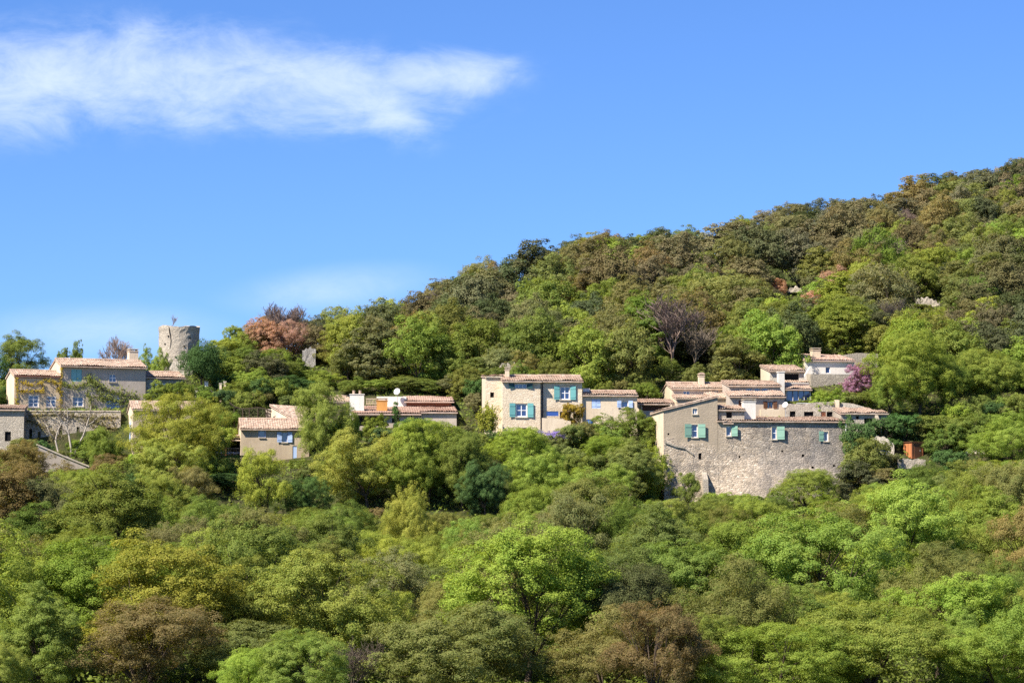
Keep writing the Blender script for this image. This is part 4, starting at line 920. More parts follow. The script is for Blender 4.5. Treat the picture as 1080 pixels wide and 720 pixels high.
for i, (u, vt, w, mt, lb) in enumerate([(372, 398, 36, 'mid', 'mid-green bushy tree right behind the broad white chimney'), (398, 400, 34, 'bright', 'light green bushy tree behind the orange roof box'), (424, 397, 38, 'olive', 'olive bushy tree directly behind the satellite dish'), (450, 400, 36, 'mid', 'green bushy tree behind the long pink roof'), (474, 396, 38, 'grey', 'grey-green bushy tree behind the right end of the long pink roof'), (498, 388, 40, 'olive', 'olive tree left of the crumbling ruin'), (548, 386, 26, 'mid', 'green shrub covering the right end of the crumbling ruin')]):
    T(u, vt, 326 if u < 490 else 323.5, w, 'hill', mt, 'broadleaf_tree', lb)
T(708, 306, 336, 74, 'bare', 'bare', 'bare_tree', 'large leafless purple-brown tree on the slope above the garage', var=1)
T(732, 340, 338, 46, 'bare', 'bare', 'bare_tree', 'leafless brown tree right beside the large bare tree above the cream house', var=2)
T(874, 413, 311.5, 36, 'bush', 'bright', 'shrub', 'leafy green shrub on the terrace right of the blue glass doors', 'shrub')
T(893, 414, 313, 40, 'bush', 'olive', 'shrub', 'olive green shrub under the pink blossoming tree', 'shrub')
T(905, 385, 316, 34, 'hilltall', 'pink', 'judas_tree', 'pink blossoming judas tree right of the highest house')
T(969, 358, 312, 98, 'big', 'bright', 'broadleaf_tree', 'huge bright green tree with dark trunks above the orange hut', var=6)
T(938, 392, 311, 44, 'big', 'bright', 'broadleaf_tree', 'bright green tree crown at the lower left of the huge bright tree')
T(1004, 376, 314, 54, 'big', 'mid', 'broadleaf_tree', 'green tree crown at the right shoulder of the huge bright tree')
T(955, 334, 326, 64, 'hill', 'bright', 'broadleaf_tree', 'light green tree rising behind the huge bright green tree')
T(1048, 370, 316, 84, 'big', 'bright', 'broadleaf_tree', 'broad green tree under the orange roof edge on the far right')
T(1082, 380, 317, 56, 'big', 'mid', 'broadleaf_tree', 'green tree cut by the right picture edge above the hedge')
T(999, 438, 307, 56, 'hill', 'mid', 'broadleaf_tree', 'rounded green bush tree right behind the orange hut')
T(1024, 439, 304.2, 46, 'hill', 'mid', 'ivy_bush', 'dense ivy-covered bush above the pale rock face', 'shrub')
T(1003, 474, 300, 34, 'bush', 'deep', 'shrub', 'dark green shrub below the right side of the orange hut', 'shrub')
T(1065, 438, 299, 78, 'big', 'bright', 'broadleaf_tree', 'large bright green tree at the right edge below the hedge', var=1)
T(1046, 488, 296, 56, 'big', 'bright', 'broadleaf_tree', 'bright green tree directly below the pale rock face')
T(904, 446, 302, 34, 'bush', 'deep', 'shrub', 'dark ivy shrub hanging at the right corner of the big stone house', 'shrub')
T(931, 441, 305, 40, 'bush', 'deep', 'shrub', 'dark green shrub in front of the arched outbuilding', 'shrub')
T(943, 463, 304.2, 20, 'bush', 'deep', 'shrub', 'dark green shrub touching the left side of the orange hut', 'shrub')
T(915, 462, 299, 54, 'hill', 'olive', 'broadleaf_tree', 'olive tree at the right corner of the big stone wall')
T(926, 494, 296, 46, 'hilltall', 'brown', 'broadleaf_tree', 'brownish olive tree below the sunlit stone wall patch')
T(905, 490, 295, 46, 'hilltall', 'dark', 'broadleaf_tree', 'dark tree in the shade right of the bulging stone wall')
T(33, 474, 293, 88, 'big', 'brown', 'broadleaf_tree', 'brownish yellow tree at the left edge below the stone outbuilding', var=2)
T(150, 628, 207, 160, 'airy', 'brown', 'broadleaf_tree', 'big brownish budding tree at the bottom left', var=0)
T(480, 632, 205, 200, 'big', 'olive', 'broadleaf_tree', 'wide olive-green tree at the bottom, left of centre', var=3)
T(820, 655, 203, 150, 'big', 'bright', 'broadleaf_tree', 'bright green tree at the bottom right, left one of two big ones', var=0)
T(925, 640, 206, 170, 'big', 'bright', 'broadleaf_tree', 'bright green tree at the bottom right, right one of two big ones', var=4)
T(1050, 660, 204, 120, 'big', 'bright', 'broadleaf_tree', 'bright green tree in the bottom right corner')
T(372, 668, 206, 60, 'bare', 'bare', 'bare_tree', 'leafless grey-brown tree at the bottom beside the wide olive-green tree', var=2)
T(435, 519, 268, 60, 'big', 'yellow', 'broadleaf_tree', 'pale yellow-green tree top in the forest below the long low house')
T(265, 655, 210, 130, 'airy', 'olive', 'broadleaf_tree', 'thin olive tree at the bottom right of the big brownish tree')
T(120, 570, 240, 100, 'big', 'olive', 'broadleaf_tree', 'olive tree directly behind the big brownish bottom-left tree')
T(560, 560, 240, 110, 'airy', 'grey', 'broadleaf_tree', 'grey-green thin-leaved tree in the middle of the forest below the lilac bush')
T(640, 640, 207, 130, 'airy', 'grey', 'broadleaf_tree', 'grey-green airy tree at the bottom centre')

T(512, 484, 289, 50, 'big', 'deep', 'broadleaf_tree', 'dark-coloured tree standing in for the shadow gap between bright trees below the arching shrub')  # added with the next two: shadow of the gaps put into dark leaf colour
T(240, 500, 297, 48, 'big', 'deep', 'broadleaf_tree', 'dark-coloured tree standing in for the shadow below the clipped hedge of the covered terrace')
T(325, 502, 289, 50, 'big', 'deep', 'broadleaf_tree', 'dark-coloured tree standing in for the shadow right of the tree with the bare trunk')
T(90, 498, 287, 76, 'big', 'bright', 'broadleaf_tree', 'bright green tree below the lower end of the slanting garden wall', var=5)
T(620, 488, 290, 90, 'big', 'bright', 'broadleaf_tree', 'wide bright green tree below the lilac bush and the grey-green shrub', var=3)
T(314, 380, 336, 20, 'bush', 'mid', 'shrub', 'small green shrub at the left foot of the ruined stone pillar', 'shrub')
T(970, 321, 372, 22, 'bush', 'olive', 'shrub', 'small olive shrub in front of the pale hill ruin', 'shrub')
T(843, 308, 391, 18, 'bush', 'mid', 'shrub', 'small green shrub in front of the hillside rock outcrop', 'shrub')
T(101, 468, 305.5, 30, 'bush', 'mid', 'shrub', 'green shrub on the terrace just above the lower end of the slanting garden wall', 'shrub')
T(44, 466, 306, 24, 'bush', 'deep', 'shrub', 'dark green shrub just behind the upper end of the slanting garden wall', 'shrub')
T(121, 466, 306.5, 24, 'bush', 'deep', 'shrub', 'dark green shrub at the foot of the sunlit cream gable', 'shrub')
T(703, 379, 331, 30, 'hill', 'mid', 'broadleaf_tree', 'green bushy tree hiding the trunk foot of the large bare tree')
T(734, 384, 330, 26, 'hill', 'olive', 'broadleaf_tree', 'olive bushy tree just behind the round-capped chimney')
PROT += [(466, 536, 470, 545, 288.5), (226, 262, 490, 532, 290), (302, 345, 490, 532, 288.5), (262, 302, 470, 540, 285), (92, 208, 632, 722, 206.5), (392, 570, 640, 722, 204.5), (752, 1010, 655, 722, 202.5), (405, 462, 521, 560, 267), (345, 470, 455, 535, 290)]
# --- trees at random: forest below the village and woods on the hill
pts = [(t['x'], t['y'], t['w']) for t in TREES]
def clear_of_foot(x, y, m):
    return not any(a - m < x < b + m and c - m < y < d + m for a, b, c, d in FOOT)
def fits(x, y, w, h):
    """largest height <= h that keeps the crown off the buildings behind it (0: none)"""
    z = gz(x, y)
    while h > .8:
        u, vt = proj((x, y, z + h)); hw = w / 2 * FPX / y * .85
        if not any(y < Y and u + hw > a and u - hw < b and vt < d - 3 for a, b, c, d, Y in PROT): return h, min(w, h * 1.25)
        h *= .86; w *= .93
    return 0, 0
def scatter(n, region, spacing, maker, seed):
    rr = random.Random(seed)
    for _ in range(n):
        x, y = region(rr)
        if any((x - a) ** 2 + (y - b) ** 2 < (spacing(x, y, w)) ** 2 for a, b, w in pts): continue
        r = maker(rr, x, y)
        if r: pts.append((x, y, r))
def pick(rr, table):
    k = rr.random() * sum(w for _, w in table)
    for m, w in table:
        k -= w
        if k <= 0: return m
    return table[-1][0]
def fg_region(rr):
    y = 196 + (300 - 196) * rr.random() ** .9; return rr.uniform(-1, 1) * (.18 * y + 7), y
def fg_maker(rr, x, y):
    if not clear_of_foot(x, y, 1.5): return None
    u, v = proj((x, y, gz(x, y)))
    w = rr.choice([rr.uniform(4.2, 7), rr.uniform(6.5, 11)]) if y < 285 else rr.uniform(4.5, 7); h = w * rr.uniform(.9, 1.3)
    mat = pick(rr, [('bright', 24 + (18 if y > 270 else 0)), ('mid', 24), ('olive', 24), ('brown', 7), ('grey', 9), ('yellow', 5), ('dark', 4)])
    h, w = fits(x, y, w, h)
    if h < 2.0: return None
    if h < 3.4: plant('bush', mat, x, y, w, h, explicit=False); return w
    if rr.random() < .03 and 225 < y < 285: plant('bare', 'bare', x, y, w * .7, h * .75, explicit=False); return w
    plant('airy' if mat in ('grey', 'brown') and rr.random() < .75 or rr.random() < .18 else ('bigtall' if h > w * 1.02 else 'big'), mat, x, y, w, h, explicit=False); return w
scatter(5000, fg_region, lambda x, y, w: 2.6 + w * .38, fg_maker, 11)
RID = [(225, 338), (340, 362), (420, 378), (500, 394), (600, 420), (690, 440), (800, 455), (900, 466), (1000, 480), (1120, 494)]
SKY = [(225,362),(250,350),(280,335),(300,332),(320,340),(345,338),(365,332),(385,330),(400,325),(420,322),(440,320),(460,300),(475,303),(490,293),(510,280),(545,262),(570,262),(600,258),(625,250),(660,250),(690,248),(715,243),(745,245),(765,235),(800,232),(820,218),(850,214),(870,222),(900,208),(930,212),(960,192),(985,190),(1000,188),(1030,178),(1045,182),(1080,168)]
PROT += [(686, 736, 318, 398, 335), (266, 320, 340, 372, 341)]
def hill_region(rr):
    u = rr.uniform(228, 1105); ym = float(np.interp(u, [a for a, _ in RID], [b for _, b in RID])); y = 324 + (ym + 3 - 324) * rr.random(); return (u - 540) / FPX * y, y
def hill_maker(rr, x, y):
    if not clear_of_foot(x, y, 2.2): return None
    u, v = proj((x, y, gz(x, y) + 4))
    w = rr.choice([rr.uniform(3.6, 6), rr.uniform(4.5, 8.2)]); h = w * rr.uniform(.8, 1.2)
    tb = [('dark', 8), ('holm', 20), ('olive', 26), ('grey', 14), ('bright', 16), ('mid', 14), ('yellow', 4), ('brown', 5)]
    hi = (np.interp(u, [300, 500, 700, 1080], [330, 300, 250, 190]) + 55) > v
    if hi: tb = [('dark', 16), ('holm', 36), ('olive', 16), ('bright', 10), ('brown', 8), ('grey', 9)]
    if 750 < u < 920 and 255 < v < 335: tb = tb + [('rust', 34), ('bright', 8), ('brown', 10)]
    if v > 350: tb = [('mid', 26), ('bright', 22), ('olive', 22), ('grey', 14), ('dark', 8), ('holm', 5)]
    mat = pick(rr, tb)
    if mat == 'rust': w *= .68; h *= .72
    us, vt = proj((x, y, gz(x, y) + h)); lim = float(np.interp(us, [a for a, _ in SKY], [b for _, b in SKY])) + rr.uniform(-7, 5)
    if vt < lim: k = (lim + 3 - vt) * y / FPX; h -= k; w -= k * .45
    if h < 2.6 or w < 2: return None
    h, w = fits(x, y, w, h)
    if h < 2.0: return None
    if rr.random() < .022: plant('bare', 'bare', x, y, w * .85, h * 1.05, explicit=False); return w
    plant('hilltall' if rr.random() < .22 else 'hill', mat, x, y, w, h, explicit=False); return w
scatter(9000, hill_region, lambda x, y, w: 1.5 + w * .33, hill_maker, 12)
# low shrubs between the houses
def vil_region(rr): return rr.uniform(-62, 62), rr.uniform(296, 326)
def vil_maker(rr, x, y):
    if not clear_of_foot(x, y, 1.0): return None
    w = rr.uniform(2.4, 4.2); h, w = fits(x, y, w, w * rr.uniform(.6, .85))
    if h < .9: return None
    plant('bush', pick(rr, [('mid', 4), ('bright', 4), ('deep', 3), ('olive', 3), ('grey', 1)]), x, y, w, h, explicit=False); return w * .5
scatter(4000, vil_region, lambda x, y, w: 1.2 + w * .2, vil_maker, 13)

# --- leave out what the picture shows nothing of (small depth buffer of crown ellipses), then build and label
TREES.sort(key=lambda t: t['y'])
BW, BH = 540, 360; buf = np.zeros((BH, BW), bool); yy, xx = np.mgrid[0:BH, 0:BW]
rects = sorted([(Y, a, b, c, d) for a, b, c, d, Y in PROT]); ri = 0
vis = []
for t in TREES:
    while ri < len(rects) and rects[ri][0] < t['y'] - 1:
        _, a, b, c, d = rects[ri]; buf[max(int(c / 2) + 1, 0):int(d / 2), max(int(a / 2) + 3, 0):max(int(b / 2), 0)] = True; ri += 1
    u, v = proj((t['x'], t['y'], t['z'] + t['h'] * .55)); k = FPX / t['y']; rx, rz = t['w'] / 2 * k / 2, t['h'] * .48 * k / 2
    E = (((xx - u / 2) / rx) ** 2 + ((yy - v / 2) / rz) ** 2) < 1
    new = E & ~buf; n = int(new.sum()); t['vis'] = n
    if n: ys_, xs_ = np.nonzero(new); t['cu'], t['cv'] = xs_.mean() * 2, ys_.mean() * 2
    if n < (6 if t['explicit'] else 12): continue
    if t['kind'] not in ('bare', 'white'): buf |= (((xx - u / 2) / (rx * .9)) ** 2 + ((yy - v / 2) / (rz * .9)) ** 2) < 1
    vis.append(t)
TREES = vis
LOOK = {'bright': 'light green', 'yellow': 'yellow-green', 'mid': 'mid-green', 'olive': 'olive', 'grey': 'grey-green', 'dark': 'dark evergreen', 'holm': 'brownish dark-green',
        'brown': 'brown-budding', 'rust': 'reddish', 'deep': 'deep green', 'bare': 'leafless'}
HILL = [(235, 'the umbrella pine'), (280, 'the vine arbour'), (326, 'the ruined pillar'), (376, 'the broad white chimney'), (419, 'the slender cypress'), (460, 'the long pink roof'), (520, 'the crumbling ruin'),
        (590, 'the turquoise-shuttered house'), (645, 'the cream wing'), (690, 'the garage'), (739, 'the round-capped chimney'), (795, 'the skylight roof'), (838, 'the dark loggia'), (880, 'the highest house'), (925, 'the pink judas tree'), (978, 'the orange hut'), (1024, 'the ivy-covered bush'), (1065, 'the right-edge tree')]
FG = [(0, 'the square dark window'), (62, 'the white-limbed tree'), (120, 'the slanting garden wall'), (187, 'the cream gabled house'), (240, 'the covered terrace'), (290, 'the small tan house'), (345, 'the broad white chimney'),
      (395, 'the dark veranda'), (450, 'the pink roof end'), (510, 'the arching yellow-green shrub'), (550, 'the cellar arch'), (590, 'the lilac bush'), (645, 'the cream wing'), (700, 'the left stone house corner'), (735, 'the green double shutters'),
      (790, 'the white stone-house chimney'), (845, 'the bulging wall'), (895, 'the right stone house corner'), (962, 'the orange hut'), (1030, 'the pale rock face'), (1075, 'the right-edge tree')]
ORD = ['lowest', 'second lowest', 'third lowest', 'fourth lowest', 'fifth lowest', 'sixth lowest', 'seventh lowest', 'eighth lowest', 'ninth lowest', 'tenth lowest'] + [w + ' lowest' for w in 'eleventh twelfth thirteenth fourteenth fifteenth sixteenth seventeenth eighteenth nineteenth twentieth'.split()]
ORT = ['topmost', 'second', 'third', 'fourth', 'fifth', 'sixth', 'seventh', 'eighth', 'ninth', 'tenth', 'eleventh', 'twelfth', 'thirteenth', 'fourteenth', 'fifteenth', 'sixteenth', 'seventeenth', 'eighteenth', 'nineteenth', 'twentieth']
bins = {}
for t in TREES:
    if t['label']: continue
    zone = 'hill' if t['y'] > 326 else ('fg' if t['y'] < 298 else 'vil'); tab = HILL if zone == 'hill' else FG
    lm = min(tab, key=lambda q: abs(q[0] - t['cu']))[1]; noun = 'shrub' if t['kind'] == 'bush' else 'tree'
    bins.setdefault((zone, lm, t['mat'], noun), []).append(t)
for (zone, lm, mat, noun), L in bins.items():
    L.sort(key=lambda t: t['cv'], reverse=(zone == 'hill'))
    for i, t in enumerate(L):
        one = len(L) == 1
        where = {'hill': 'on the wooded hill above', 'fg': 'in the forest down below', 'vil': 'on the village terraces near'}[zone]
        o = '' if one else (ORD if zone == 'hill' else ORT)[min(i, 19)] + ' '
        t['label'] = f"{'only ' if one else o}{LOOK[mat]} {noun} {where} {lm}"
        t['cat'] = noun; t['group'] = {'hill': 'trees of the wooded hill', 'fg': 'trees of the forest below the village', 'vil': 'shrubs on the village terraces'}[zone]
        t['name'] = {'bush': 'shrub', 'bare': 'bare_tree'}.get(t['kind'], {'dark': 'holm_oak', 'holm': 'holm_oak'}.get(mat, 'oak_tree'))
def place(t):
    root = empty(t['name'], (t['x'], t['y'], t['z']), t['rz']); tag(root, t['label'], t['cat'], t['group'])
    if t['kind'] in ('bare', 'white'):
        if True:
            k = t['var'] if t['var'] is not None else int(t['rv'] * 3) % 3; tr, tw = BARES[k]; W0, H0 = [(6.5, 7.5), (6.0, 7.0), (6.5, 6.5)][k]
        meshes = [('trunk', tr), ('twigs', tw)]
    else:
        S = SHAPES[t['kind']]; sh = S[(t['var'] if t['var'] is not None else int(t['rv'] * 97)) % len(S)]; W0, H0 = sh['W'], sh['H']
        meshes = [('trunk', sh['tr']), ('crown', crown_me(sh))]
    root.scale = (t['w'] / W0, t['w'] / W0, t['h'] / H0)
    lc = leafcol(t['mat'], random.Random(int(t['rv'] * 1e6)), .5 if t['explicit'] else 1.0) if t['mat'] in LEAFC else (1, 1, 1, 1)
    for n, me in meshes: o = bpy.data.objects.new(n, me); COL.objects.link(o); o.parent = root; o.color = lc
for t in TREES: place(t)
print('TREES', len(TREES), [(round(t['x']),round(t['y']),round(t['h'],1),t['vis']) for t in TREES if 326<t['y']<345 and -16<t['x']<-6])

# ------------------------------------------------------------------ other plants
def vine(name, label, H, strokes, dens, mat, seed, leaf=.085, n=-.08, thick=.22, cat='climbing plant'):
    """ivy growing on a wall of building H along strokes ((u, v, halfwidth px), ...)"""
    rs = np.random.RandomState(seed); P = []; N = []; k = H.Y / FPX; m = MB()
    for st in strokes:
        pts = []
        for (u0, v0, w0), (u1, v1, w1) in zip(st, st[1:]):
            L = math.hypot(u1 - u0, v1 - v0); num = int(L * (w0 + w1) * dens)
            for _ in range(num):
                f = rs.uniform(); w = w0 + (w1 - w0) * f; u = u0 + (u1 - u0) * f + rs.normal() * w * .55; v = v0 + (v1 - v0) * f + rs.normal() * w * .5
                if math.sin(u * .55 + seed) * math.sin(v * .7 + u * .2) + rs.normal() * .5 < -.45: continue
                t, z = H.loc(u, v, n); P.append((t, n - abs(rs.normal()) * thick, z)); N.append((rs.normal() * .6 - .2, -1 + rs.normal() * .4, .4 + rs.normal() * .6))
        q = [H.L(u, v, n) for u, v, _ in st]; m.tube(q, [.05] * len(q), 5)
    root = empty(name, H.O, H.a); tag(root, label, cat)
    o = bpy.data.objects.new('leaves', leaf_mesh('leaves', np.array(P), np.array(N), leaf, LEAFM, rs)); COL.objects.link(o); o.color = leafcol(mat, None, .3); o.parent = root
    m.build('stem', BARK['b'], root)
vine('climbing_vine', 'olive creeper hanging in a slanting swathe across the grey-shaded front of the ivy-covered house', house_ivy,
     [[(66, 405, 4), (80, 408, 5), (95, 402, 6), (110, 412, 7), (125, 414, 7), (145, 420, 6)], [(92, 396, 4), (100, 402, 6), (104, 410, 5)], [(100, 418, 5), (130, 424, 6), (150, 424, 4)], [(68, 432, 4), (90, 434, 5), (108, 434, 4)], [(92, 412, 4), (98, 432, 4)]], 1.5, 'olive', 21)
vine('climbing_vine', 'golden creeper up the corner and over the ochre left wing of the ivy-covered house', house_ivy,
     [[(63, 440, 2), (64, 420, 2), (64.5, 388, 2)], [(17, 434, 2), (18, 415, 2), (17, 398, 2)], [(22, 402, 2), (32, 406, 3), (44, 403, 2), (46, 415, 2)], [(20, 412, 2), (28, 412, 3), (44, 412, 2)], [(46, 400, 2.5), (60, 404, 2.5), (62, 414, 2)]], 1.5, 'gold', 22)
tw = House('x', 'x', 'x', 26, 476, 311.6, 3); bpy.data.objects.remove(tw.root)
vine('climbing_vine', 'brownish creeper covering the stone terrace wall behind the bare white tree', tw,
     [[(30, 438, 5), (60, 437, 5), (95, 440, 5), (124, 440, 5)], [(28, 442, 5), (45, 450, 7), (60, 460, 7)], [(90, 442, 7), (110, 450, 8), (122, 452, 6)], [(40, 466, 6), (62, 470, 6)], [(0, 443, 5), (20, 441, 6)]], 1.0, 'brown', 23)
vine('climbing_vine', 'dark ivy hanging over the terrace edge at the right corner of the big stone house', h_ := House('x', 'x', 'x', 890, 480, 299.6, 7),
     [[(893, 446, 3), (897, 460, 4), (899, 480, 6), (893, 500, 6)], [(900, 450, 4), (912, 452, 5), (922, 456, 4)]], 1.6, 'deep', 24)
bpy.data.objects.remove(h_.root)
def leafbox(name, label, u, v, Y, wx, wy, hz, mat, seed, cat, num=6000):
    """clipped hedge"""
    rs = np.random.RandomState(seed); p = at(u, v, Y); d = rs.uniform(-1, 1, (num, 3)); ax = rs.randint(0, 3, num); d[np.arange(num), ax] = np.sign(d[np.arange(num), ax]) * rs.uniform(.86, 1.06, num)
    P = d * np.array([wx / 2, wy / 2, hz / 2]); N = np.zeros_like(P); N[np.arange(num), ax] = np.sign(d[np.arange(num), ax]); N += rs.normal(size=P.shape) * .6
    root = empty(name, p - Vector((0, 0, hz / 2))); tag(root, label, cat); o = bpy.data.objects.new('foliage', leaf_mesh('foliage', P, N, .07, LEAFM, rs)); COL.objects.link(o); o.color = leafcol(mat, None, .3); o.parent = root; o.location = (0, 0, hz / 2)
    m = MB()
    for i in range(5): x = -wx * .4 + wx * .2 * i; m.tube([(x, 0, -.4), (x + .1, 0, hz * .6)], [.06, .03], 5)
    m.build('stems', BARK['d'], root)
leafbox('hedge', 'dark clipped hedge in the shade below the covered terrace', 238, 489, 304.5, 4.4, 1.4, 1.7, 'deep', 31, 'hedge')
leafbox('hedge', 'low clipped green hedge along the foot of the small tan house', 322, 490, 303.5, 3.2, 1.0, .9, 'mid', 32, 'hedge', 3500)
leafbox('vine_canopy', 'dry dark vine leaves filling the arbour behind the small tan house', 266, 436, 313.5, 2.9, 2.4, 1.0, 'dark', 33, 'climbing plant', 3000)
def plume():
    """tall arching shoots"""
    rs = np.random.RandomState(41); P = []; N = []; m = MB(); p = at(514, 456, 305.5)
    for i in range(60):
        th = rs.uniform(0, 6.28); r = rs.uniform(0, .9); b = Vector((r * math.cos(th), r * .7 * math.sin(th), 0)); H = rs.uniform(1.8, 3.2) * (1.1 - r * .3); lean = Vector((math.cos(th), math.sin(th), 0)) * rs.uniform(.2, .9) * r
        q = [b + lean * f * f + Vector((0, 0, H * f)) for f in (0, .3, .6, .8, 1)]; m.tube(q, [.025, .022, .018, .012, .006], 4)
        for _ in range(70):
            f = rs.uniform(.12, 1.02); c = b + lean * f * f + Vector((0, 0, H * f)); P.append(tuple(c + Vector(rs.normal(size=3) * .1))); N.append((math.cos(th) + rs.normal() * .7, math.sin(th) + rs.normal() * .7, rs.normal() * .4 + .2))
    root = empty('arching_shrub', p); tag(root, 'tall yellow-green shrub of upright arching shoots left of the turquoise-shuttered house', 'shrub')
    o = bpy.data.objects.new('leaves', leaf_mesh('leaves', np.array(P), np.array(N), .085, LEAFM, rs)); COL.objects.link(o); o.color = leafcol('yellow', None, .3); o.parent = root; m.build('shoots', BARK['b'], root)
plume()
def white_tree():
    """pale multi-stemmed tree without leaves"""
    rr = random.Random(5); base = at(76, 483, 307); root = empty('bare_tree', base); tag(root, 'leafless tree with slender white limbs in front of the stone terrace wall', 'tree')
    q = lambda u, v, dy: at(u, v, 307 + dy) - base
    st = [[(76, 484, 0), (74.5, 470, 0), (72.5, 458, .1), (70, 450, .2), (64, 442, 0), (58, 434, -.3), (53, 424, -.5)], [(77, 484, .2), (82, 470, .2), (87.5, 460, .3), (91, 450, .2), (94, 440, .4), (96, 428, .5)],
          [(75, 484, .1), (61, 476, .5), (58.5, 464, .6), (61, 454, .7), (66, 444, .9), (69, 432, 1.0)], [(71, 452, .2), (71.5, 442, .3), (71, 430, .3), (73, 420, .4)], [(58.5, 464, .6), (52, 456, .4), (48, 446, .3)], [(91, 450, .2), (99, 444, 0), (106, 436, -.2)]]
    tr = MB(); tw = MB()
    for k, s_ in enumerate(st):
        p = [q(*c) for c in s_]; r0 = .13 if k < 3 else .07; n = len(p); tr.tube(p, [r0 * (1 - .72 * i / (n - 1)) for i in range(n)], 7)
        for i in range(2 if k < 3 else 1, n):
            for _ in range(5):
                d = Vector((rr.uniform(-1, 1), rr.uniform(-.8, .8), rr.uniform(.1, 1))).normalized(); L = rr.uniform(.7, 1.7); a = p[i]; b = a + d * L * .5 + Vector((0, 0, .1)); c = b + (d + Vector((rr.uniform(-.4, .4), 0, .4))).normalized() * L * .5
                tw.tube([a, b, c], [.03, .02, .01], 4)
                for _ in range(4):
                    e = Vector((rr.uniform(-1, 1), rr.uniform(-.8, .8), rr.uniform(-.1, 1))).normalized(); tw.tube([b.lerp(c, rr.random()), b + e * .6], [.012, .006], 3)
    tr.build('trunk', BARK['w'], root, smooth=True); tw.build('twigs', BARK['g'], root)
white_tree()
def tower_plant():
    tr, tw = bare(77, 1.5, 1.3, BARK['t'], 3, r0=.03, minr=.012)
    root = empty('tower_shrub', at(181, 345, 338)); tag(root, 'little leafless bush growing on top of the round tower', 'shrub')
    for n, me in (('stem', tr), ('twigs', tw)): o = bpy.data.objects.new(n, me); COL.objects.link(o); o.parent = root
tower_plant()
# undergrowth under and between the trees: nobody could count it
def undergrowth():
    rs = np.random.RandomState(51); num = 230000
    y = 192 + (480 - 192) * rs.uniform(size=num) ** 1.15; u = rs.uniform(-40, 1120, num); x = (u - 540) / FPX * y
    P = []
    lump = np.sin(x * .9 + np.sin(y * .7) * 2) * np.sin(y * .8 + np.sin(x * .6) * 2)
    z = np.array([gz(a, b) for a, b in zip(x, y)]); keep = np.array([clear_of_foot(a, b, -.3) for a, b in zip(x, y)])
    hgt = np.where(y > 298, .25 + .35 * np.clip(lump, 0, 1), .35 + 1.0 * np.clip(lump, 0, 1))
    P = np.stack([x, y, z + rs.uniform(0, 1, num) * hgt], 1)[keep]
    N = rs.normal(size=P.shape) * .7 + np.array([0, -.3, .7])
    me = leaf_mesh('undergrowth', P, N, .16, LEAFM, rs); o = bpy.data.objects.new('undergrowth', me); COL.objects.link(o); o.color = leafcol('mid', None, 0); tag(o, kind='stuff')
undergrowth()

# ------------------------------------------------------------------ light, sky, camera
SUN_EL, SUN_AZ = R(46), math.atan2(-.76, -.65)           # azimuth from +Y towards +X
S = Vector((math.sin(SUN_AZ) * math.cos(SUN_EL), math.cos(SUN_AZ) * math.cos(SUN_EL), math.sin(SUN_EL)))
sl = bpy.data.lights.new('sun', 'SUN'); sl.energy = 4.9; sl.angle = R(.53); sl.color = (1.0, .915, .79)
so = bpy.data.objects.new('sun', sl); COL.objects.link(so); so.rotation_euler = (-S).to_track_quat('-Z', 'Y').to_euler(); so.location = (-60, -40, 90)
w = bpy.data.worlds.new('World'); scn.world = w; w.use_nodes = True; nt = w.node_tree; nt.nodes.clear()
class WT(NT):
    def __init__(s, t): s.t = t
t = WT(nt)
sky = t.n('TexSky', sky_type='NISHITA'); sky.sun_disc = False; sky.sun_elevation = SUN_EL; sky.sun_rotation = SUN_AZ % (2 * math.pi)
sky.altitude = 1200; sky.air_density = 1.0; sky.dust_density = 0.0; sky.ozone_density = 4.0
d = t.n('TexCoord').outputs['Generated']; sp = t.n('SeparateXYZ', {0: d})
yc = t.math('MAXIMUM', sp.outputs[1], .05)
px = t.math('DIVIDE', sp.outputs[0], yc); pz = t.math('DIVIDE', sp.outputs[2], yc)      # direction as slopes about the +Y bearing
P2 = t.n('CombineXYZ', {0: px, 1: pz, 2: 0.0}).outputs[0]
def blob(u, v, a, b, rot=0.0):
    """soft ellipse around the bearing of picture point (u, v), semi-axes a, b"""
    q = ray(u, v); m = t.n('Mapping', {'Vector': P2, 'Location': (q.x / q.y, q.z / q.y, 0), 'Rotation': (0, 0, rot), 'Scale': (a / FPX, b / FPX, 1)}, vector_type='TEXTURE').outputs[0]
    l = t.n('VectorMath', {0: m}, operation='LENGTH').outputs['Value']
    return t.n('MapRange', {0: l, 1: 1.0, 2: 0.0}, interpolation_type='SMOOTHSTEP').outputs[0]
bl = [(40, 85, 250, 100, 0.0, .9), (190, 78, 280, 95, -.05, .95), (320, 92, 260, 78, -.08, 1.05), (455, 80, 150, 46, .04, .95), (405, 112, 95, 56, -.5, .95), (0, 110, 110, 50, 0, .75), (120, 112, 130, 50, 0, .7)]
acc = None
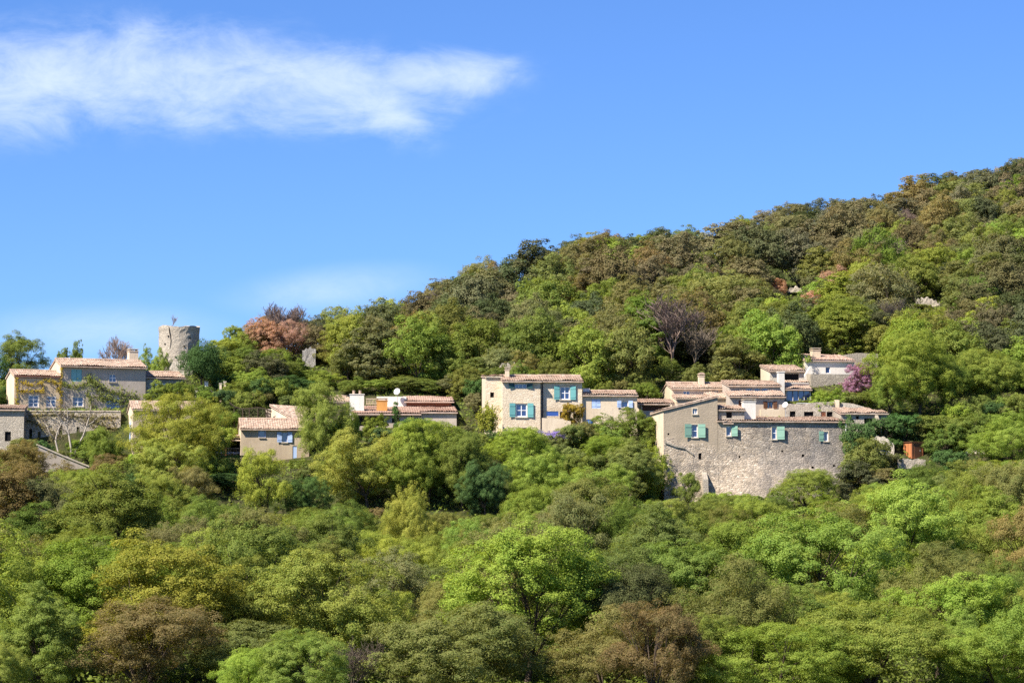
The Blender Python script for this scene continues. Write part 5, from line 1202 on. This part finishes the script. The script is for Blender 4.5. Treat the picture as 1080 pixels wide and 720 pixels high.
for u, v, a, b, r, k in bl:
    q = t.math('MULTIPLY', blob(u, v, a, b, r), k); acc = q if acc is None else t.math('MAXIMUM', acc, q)
st = t.n('Mapping', {'Vector': P2, 'Rotation': (0, 0, .12), 'Scale': (1.0, 1.9, 1)}).outputs[0]
n1 = t.noise(st, 30, 10, .66, .5); n2 = t.noise(st, 90, 6, .6, .4)
nn = t.math('ADD', t.math('MULTIPLY', n1, .8), t.math('MULTIPLY', n2, .2))
f = t.n('MapRange', {0: t.math('ADD', acc, t.math('MULTIPLY_ADD', nn, 2.1, -.98)), 1: .0, 2: 1.5}, interpolation_type='SMOOTHSTEP').outputs[0]
f = t.math('MULTIPLY', f, t.n('MapRange', {0: acc, 1: 0.0, 2: .35}).outputs[0])
wisp = t.math('MAXIMUM', blob(350, 305, 150, 34, .1), blob(110, 350, 180, 40, .0))
f = t.math('ADD', t.math('MULTIPLY', f, .66), t.math('MULTIPLY', wisp, t.math('MULTIPLY', n1, .55)), clamp=True)
tint = t.mix(1.0, sky.outputs[0], (0.59, 0.83, 1.25), 'MULTIPLY')
colr = t.mix(f, tint, (8.0, 8.8, 10.0))
bg = t.n('Background', {'Color': colr, 'Strength': .0645})
wo = nt.nodes.new('ShaderNodeOutputWorld'); nt.links.new(bg.outputs[0], wo.inputs[0])

cam = bpy.data.cameras.new('camera'); co = bpy.data.objects.new('camera', cam); COL.objects.link(co)
cam.sensor_width = 36; cam.lens = FPX / 1080 * 36; cam.clip_start = .5; cam.clip_end = 9000
co.location = (0, 0, 0); co.rotation_euler = (math.pi / 2 + PITCH, 0, 0); scn.camera = co
vs = scn.view_settings; vs.view_transform = 'Standard'; vs.look = 'None'; vs.gamma = 1; vs.exposure = 1.05; vs.use_curve_mapping = False
scn.cycles.use_denoising = False
scn.cycles.max_bounces = 6; scn.cycles.diffuse_bounces = 3; scn.cycles.glossy_bounces = 2; scn.cycles.transmission_bounces = 3; scn.cycles.caustics_reflective = False; scn.cycles.caustics_refractive = False
